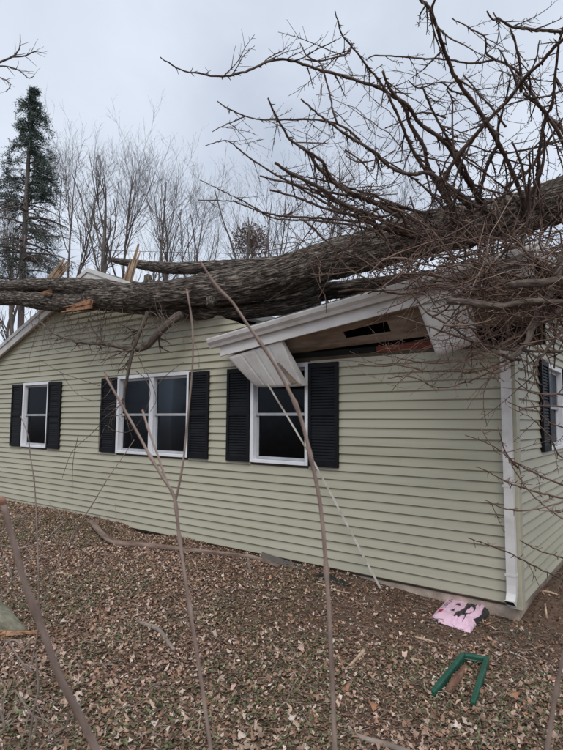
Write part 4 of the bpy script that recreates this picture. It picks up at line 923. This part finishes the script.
# sheet metal scrap and black plastic below the wall
e = [atY(262, 552, -.07), atY(305, 567, -.10), on_ground(303, 570), on_ground(268, 563)]; e[2][1] = -.3; e[3][1] = -.28; e[2][2] = float(ground_z(e[2][0], -.3))+.01; e[3][2] = float(ground_z(e[3][0], -.28))+.01
n_ = np.array([0, -.004, .006]); MB().hexa([e[3], e[2], e[1], e[0], e[3]+n_, e[2]+n_, e[1]+n_, e[0]+n_]).build('metal_sheet', M_METAL, None, org=e[3])
tag(bpy.data.objects['metal_sheet'], 'grey sheet metal scrap leaning at the foot of the wall', 'metal sheet')
c = on_ground(332, 580); gxx, gyy = np.meshgrid(np.linspace(-1, 1, 30), np.linspace(-1, 1, 14)); xx = c[0]+gxx*.22; yy = c[1]+gyy*.08
zz2 = ground_z(xx, yy)+.045*np.clip(1-gxx**2, 0, 1)*np.clip(1-gyy**2, 0, 1)*(.4+1.2*noise2(xx*14, yy*14, 30))+.003-.02*(np.maximum(abs(gxx), abs(gyy)) > .95)
ii = np.arange(30*14).reshape(14, 30); qd = np.stack([ii[:-1, :-1], ii[:-1, 1:], ii[1:, 1:], ii[1:, :-1]], -1).reshape(-1, 4)
o = obj('plastic_scrap', np.stack([xx, yy, zz2], -1).reshape(-1, 3), qd, M_BLACK, None, True, org=c); o.modifiers.new('thick', 'SOLIDIFY').thickness = .003
tag(o, 'crumpled black plastic scrap on the soil by the wall', 'plastic')
# white trim strip leaning from the torn soffit to the ground
a = atY(268, 384, -.20); b = atY(314, 462, -.17); c = on_ground(381, 589); c[1] = min(c[1], -.1)
P, R = smooth_line([a, b, c], [.010, .012, .014], 24)
wd = np.array([.022, 0, .004]); dn = np.array([0, -.008, 0]); mb = MB()
V = []; Fq = []
for i, p in enumerate(P):
    for k_ in (p-wd*.5, p+wd*.5, p+wd*.5+dn, p-wd*.5+dn): V.append(k_)
for i in range(len(P)-1):
    for k_ in range(4): Fq.append((i*4+k_, i*4+(k_+1) % 4, i*4+4+(k_+1) % 4, i*4+4+k_))
Fq += [(0, 3, 2, 1), tuple(len(V)-4+k_ for k_ in range(4))]
mb.add(V, Fq).build('trim_strip', M_STRIP, None, org=P[-1]); tag(bpy.data.objects['trim_strip'], 'long thin white trim strip leaning from the torn eave to the ground', 'trim')

# pink plastic bag, crumpled, printed
qa = [on_ground(431, 620), on_ground(470, 634), on_ground(497, 606), on_ground(450, 596)]
nu, nv = 110, 84; u, v = np.meshgrid(np.linspace(0, 1, nu), np.linspace(0, 1, nv))
XY = (qa[0][None, None]*(1-u)[..., None]+qa[1]*u[..., None])*(1-v)[..., None]+(qa[3]*(1-u)[..., None]+qa[2]*u[..., None])*v[..., None]
wob = .02*(noise2(u*4, v*4, 40)-.5); XY[..., 0] += wob; XY[..., 1] += .02*(noise2(u*4, v*4, 41)-.5)
edge = np.minimum(np.minimum(u, 1-u), np.minimum(v, 1-v)); pil = np.clip(edge/.16, 0, 1)**.6
crm = np.abs(noise2(u*9+v*5, v*4-u*2, 42)-.5)*2; crm2 = np.abs(noise2(u*17-v*6, v*15, 43)-.5)*2
hgt = pil*(.03+.03*noise2(u*2.2, v*2.2, 44)+.028*crm*(.3+.9*sstep(.45, .65, u))+.010*crm2*(.3+.9*sstep(.4, .6, u)))+.006
Z = ground_z(XY[..., 0], XY[..., 1])+hgt
pink = np.array(lin(224,188,206)[:3]); gry = np.array(lin(46,46,48)[:3]); red = np.array(lin(176,30,66)[:3])
col = np.broadcast_to(pink, u.shape+(3,)).copy()
n7 = noise2(u*7, v*7, 45)-.5
dk = ((u > .50+.04*v+.05*n7) & (u < .66+.16*v*v+.08*n7) & (v > .16)) | ((u+.12*n7 > .90) & (v > .25)) | ((v < .035) & (u < .22)) | ((u > .66) & (u < .90) & (v > .80+.2*n7)) | ((abs(u-.74-.1*v+.1*n7) < .015) & (v > .1))
col[dk] = gry
col[(u > .07) & (u < .17) & (v > .17) & (v < .30)] = red
for k_ in range(3):      # small dark emblem marks
    uc, vc = .36, .36+.24*k_; m_ = ((abs(u-uc)/.045+abs(v-vc)/.055) < 1) | ((abs(u-uc) < .05) & (abs(v-vc+.03) < .016)); col[m_] = gry
ln_ = (u > .08) & (u < .20) & (v > .36) & (v < .82); tx = ln_ & (((u*100 % 4) < 2.2) & (noise2(u*9, v*60, 48) > .38)); col[tx] = gry*1.5
ii = np.arange(nu*nv).reshape(nv, nu); qd = np.stack([ii[:-1, :-1], ii[:-1, 1:], ii[1:, 1:], ii[1:, :-1]], -1).reshape(-1, 4)
o = obj('plastic_bag', np.stack([XY[..., 0], XY[..., 1], Z], -1).reshape(-1, 3), qd, M_BAG, None, True, {'Col': ('FLOAT_COLOR', np.concatenate([col, np.ones(u.shape+(1,))], -1))}, org=qa[0])
tag(o, 'crumpled pink and black printed plastic bag lying against the foundation', 'bag')

# green U-shaped frame with a piece of branch inside it
ga, gb, gc, gd = on_ground(433, 697, .01), on_ground(463, 661, .01), on_ground(487, 665, .01), on_ground(473, 708, .01)
fr = empty('green_frame', ga, 'green U-shaped resin frame lying open on the leaf litter', 'frame')
def rail(a, b, name, w0=.036, h0=.045, h1=.062, round_end=True):
    d = nrm(b-a); s_ = nrm(np.cross(d, np.array([0, 0, 1.0])))*w0; up = np.array([0, 0, 1.0]); m = 10; V = []; Fq = []
    for i in range(m):
        t = i/(m-1); p = a*(1-t)+b*t; h = h0*(1-t)+h1*t; sc = 1.0
        if round_end and i == 0: sc = .55
        if round_end and i == 1: p = a+d*.02; sc = .95
        sec = [(-.5, 0), (.5, 0), (.5, .8), (.36, 1), (-.36, 1), (-.5, .8)]
        for sx, sz in sec: V.append(p+s_*sx*sc+up*(h*(.5+(sz-.5)*sc)))
    for i in range(m-1):
        for k_ in range(6): Fq.append((i*6+k_, i*6+(k_+1) % 6, i*6+6+(k_+1) % 6, i*6+6+k_))
    Fq += [tuple(range(5, -1, -1)), tuple((m-1)*6+k_ for k_ in range(6))]
    return MB().add(V, Fq).build(name, M_GREEN, fr, bevel=.002)
rail(ga, gb, 'side_rail'); rail(gd, gc, 'side_rail'); dd = nrm(gc-gb)*.013; rail(gb+dd, gc-dd, 'crossbar', h0=.06, h1=.06, round_end=False)
mid = nrm(ga-gb)*.035; T = Tubes(); C, R = smooth_line([gb+mid+dd+np.array([0, 0, .03]), gc+mid-dd+np.array([0, 0, .03])], [.004, .004], 6); T.add(C, R, 6, True).build('pivot_rod', M_METAL, fr)
ground_stick('branch_piece', [(465,670),(459,678),(453,687),(448,696)], [3.6, 4.2, 4.4, 3.8], 'short brown piece of branch lying inside the green frame', 'log', M_RBARK, 40, 18, .22, lift=.45)

# ------------------------------------------------------------------ young shoots close to the camera
def shoot(pts, d, rpx, label, nodes=(), bud=True, to_ground=True, name='shrub_shoot', thick=1.0, mat=M_SHOOT, group='young shrub shoots in the foreground', into=None):
    """pts pixel polyline from tip to base at distances d (tip, base); continued to the ground"""
    n = len(pts); t = np.linspace(0, 1, n); P = [atD(x, y, d[0]*(1-s)+d[1]*s) for (x, y), s in zip(pts, t)]; R = [.78*(rpx[0]*(1-s)+rpx[1]*s)*(d[0]*(1-s)+d[1]*s)/F_PX for s in t]
    if to_ground:
        dr = nrm(P[-1]-P[-2]); e = P[-1].copy(); gz = float(ground_z(e[0], e[1])); h = e[2]-gz
        hx = np.array([dr[0], dr[1], 0])/max(.35, abs(dr[2]))
        e = e+hx*h*.5; e[2] = float(ground_z(e[0], e[1]))-.02; b0 = P[-1].copy(); dl = np.linalg.norm(P[-1]-P[-2]); LL = np.linalg.norm(e-b0); tt = dl/LL; ts_ = []
        while tt < .75: ts_.append(tt); tt = tt*1.5
        rb = R[-1]
        for tt in ts_+[1.0]: P.append((b0+dr*LL*tt)*(1-tt)+(b0*(1-tt)+e*tt)*tt); R.append(rb*(1+.1*tt))
    base = P[-1].copy(); root = into if into is not None else empty(name, base, label, 'shrub', group)
    m = max(40, int(np.linalg.norm(np.diff(np.array(P), axis=0), axis=1).sum()/.012)); C, Rr = smooth_line(P, R, m)
    px = np.array([(281.5+F_PX*((c-CAM)@CR)/((c-CAM)@fw), 375-F_PX*((c-CAM)@CU)/((c-CAM)@fw)) for c in C])
    for nx, ny in nodes:
        i = int(np.argmin((px[:, 0]-nx)**2+(px[:, 1]-ny)**2)); Rr *= 1+.5*np.exp(-((np.arange(m)-i)/1.2)**2)
    Tubes().add(C, Rr, 10, True).build('stem' if into is None else 'side_shoot', mat, root)
    for nx, ny in nodes:
        i = int(np.argmin((px[:, 0]-nx)**2+(px[:, 1]-ny)**2)); i = min(max(i, 1), m-2); tn = nrm(C[i-1]-C[i+1]); sd = nrm(np.cross(tn, fw))*(1 if rng.random() < .5 else -1); r = Rr[i]*.72
        p = np.array([C[i], C[i]+sd*r*.9+tn*r*.6, C[i]+sd*r*1.1+tn*r*1.7, C[i]+sd*r*1.0+tn*r*2.4]); Tubes().add(p, np.array([r*.7, r*.65, r*.4, r*.05]), 7).build('bud', M_BUD, root)
    if bud:
        tn = nrm(C[0]-C[2]); r = Rr[0]; p = np.array([C[0]-tn*r*.5, C[0]+tn*r*1.0, C[0]+tn*r*2.0, C[0]+tn*r*2.8]); Tubes().add(p, np.array([r*1.0, r*1.3, r*1.0, r*.1]), 9).build('bud', M_BUD, root)
    return root
shoot([(3, 503), (14, 545), (27, 590), (36, 612), (48, 645), (60, 678), (78, 712), (97, 752)], (.62, .72), (3.6, 5.0), 'thick blurred mauve shoot with a fat bud at lower left', nodes=((34, 606),))
shoot([(201, 263), (217, 287), (232, 302), (247, 324), (262, 345), (280, 374), (299, 413), (312, 463), (321, 510), (327, 580), (331, 650), (335, 752)], (1.0, 1.15), (1.3, 3.2), 'tallest mauve shoot crossing in front of the hanging soffit panel', nodes=((217, 287), (223, 293), (262, 345), (296, 407), (312, 458), (326, 570)))
forked = shoot([(106, 377), (120, 402), (137, 432), (150, 456), (163, 478), (174, 497), (179, 535), (184, 570), (190, 610), (198, 660), (204, 700), (211, 752)], (1.25, 1.2), (1.4, 2.6), 'forked mauve shoot with three tips in front of the double window', nodes=((150, 456), (175, 508), (181, 541), (190, 610)))
shoot([(187, 291), (191, 315), (193, 340), (192, 372), (188, 415), (184, 455), (180, 480), (175, 503)], (1.2, 1.24), (.8, 1.6), None, nodes=((188, 297), (193, 317), (193, 340)), to_ground=False, into=forked)
shoot([(143, 412), (147, 425), (152, 440), (158, 456), (166, 480), (175, 500)], (1.3, 1.24), (1.3, 1.5), None, nodes=((147, 428),), to_ground=False, into=forked)
shoot([(21, 417), (28, 436), (30, 455), (34, 480), (36, 510), (37, 530)], (4.2, 4.2), (.5, .9), 'thin bare sapling in front of the single left window', nodes=((30, 452), (35, 478)), mat=M_GTWIG)
shoot([(134, 440), (124, 455), (108, 478), (93, 503), (82, 520)], (3.6, 3.6), (.4, .8), 'thin slanting grey twig between the two left windows', nodes=((104, 485),), bud=False, mat=M_GTWIG)
shoot([(567, 640), (560, 672), (554, 705), (547, 752)], (.9, .95), (2.0, 3.2), 'blurred mauve shoot at the lower right corner', nodes=((556, 690),), bud=False)
# twiggy dry shrub along the left edge
def dry_shrub():
    b = on_ground(-8, 700); root = empty('dry_shrub', b, 'dry twiggy grey shrub at the lower left edge', 'shrub')
    for pts, d in (([(36, 652), (37, 672), (38, 690), (33, 715), (28, 752)], 2.0), ([(15, 690), (30, 712), (36, 720), (34, 735)], 2.0), ([(0, 596), (8, 586), (18, 572), (30, 556)], 2.6), ([(-5, 604), (5, 590), (12, 578), (4, 562), (-4, 552)], 2.6), ([(0, 545), (20, 548), (44, 540), (64, 522)], 3.4), ([(40, 748), (54, 734), (66, 726), (68, 712)], 2.0), ([(-6, 735), (4, 728), (0, 710)], 1.9), ([(8, 640), (20, 660), (32, 672)], 2.1), ([(0, 535), (14, 520), (30, 512)], 3.6), ([(-4, 655), (12, 640), (24, 648)], 2.2)):
        P = [atD(x, y, d) for x, y in pts]; P = [p if p[2] > float(ground_z(p[0], p[1]))+.02 else np.array([p[0], p[1], float(ground_z(p[0], p[1]))+.02]) for p in P]
        e = b+rng.normal(0, .06, 3)*np.array([1, 1, 0]); P2 = P+[P[-1]*.5+e*.5+np.array([0, 0, .05])]
        T = Tubes(); C, R = smooth_line(P, np.linspace(.003, .005, len(P)), 24); T.add(C, R, 6); p, r = grow(C[None], R[None], 5, .05, .9, .14, .7, .02, 5, .12, .6, .0018); T.add(p, r, 4); T.build('stem', M_GTWIG, root)
dry_shrub()
# pale dead stalks by the foot of the wall at left
for (x, y, h, a), lab in zip(((96, 517, 14, .9), (116, 512, 17, .1), (128, 515, 13, -.4), (66, 512, 26, .8)), ('bent dead stalk at the foot of the wall nearest the log tip', 'straight dead stalk standing by the wall above the log', 'short dead stalk by the wall right of the straight one', 'long pale dead stalk leaning left at the foot of the wall')):
    p = on_ground(x, y+12); dp = depth(p); e = p+CR*(-math.sin(a)*h*dp/F_PX)+np.array([0, 0, h*dp/F_PX*math.cos(a)*1.2]); C, R = smooth_line([p, (p+e)/2+np.array([.01, 0, .02]), e], [.006, .005, .003], 10)
    o = Tubes().add(C, R, 5).build('dead_stalk', M_GTWIG, None, org=p); tag(o, lab, 'stalk', 'dead stalks by the wall')
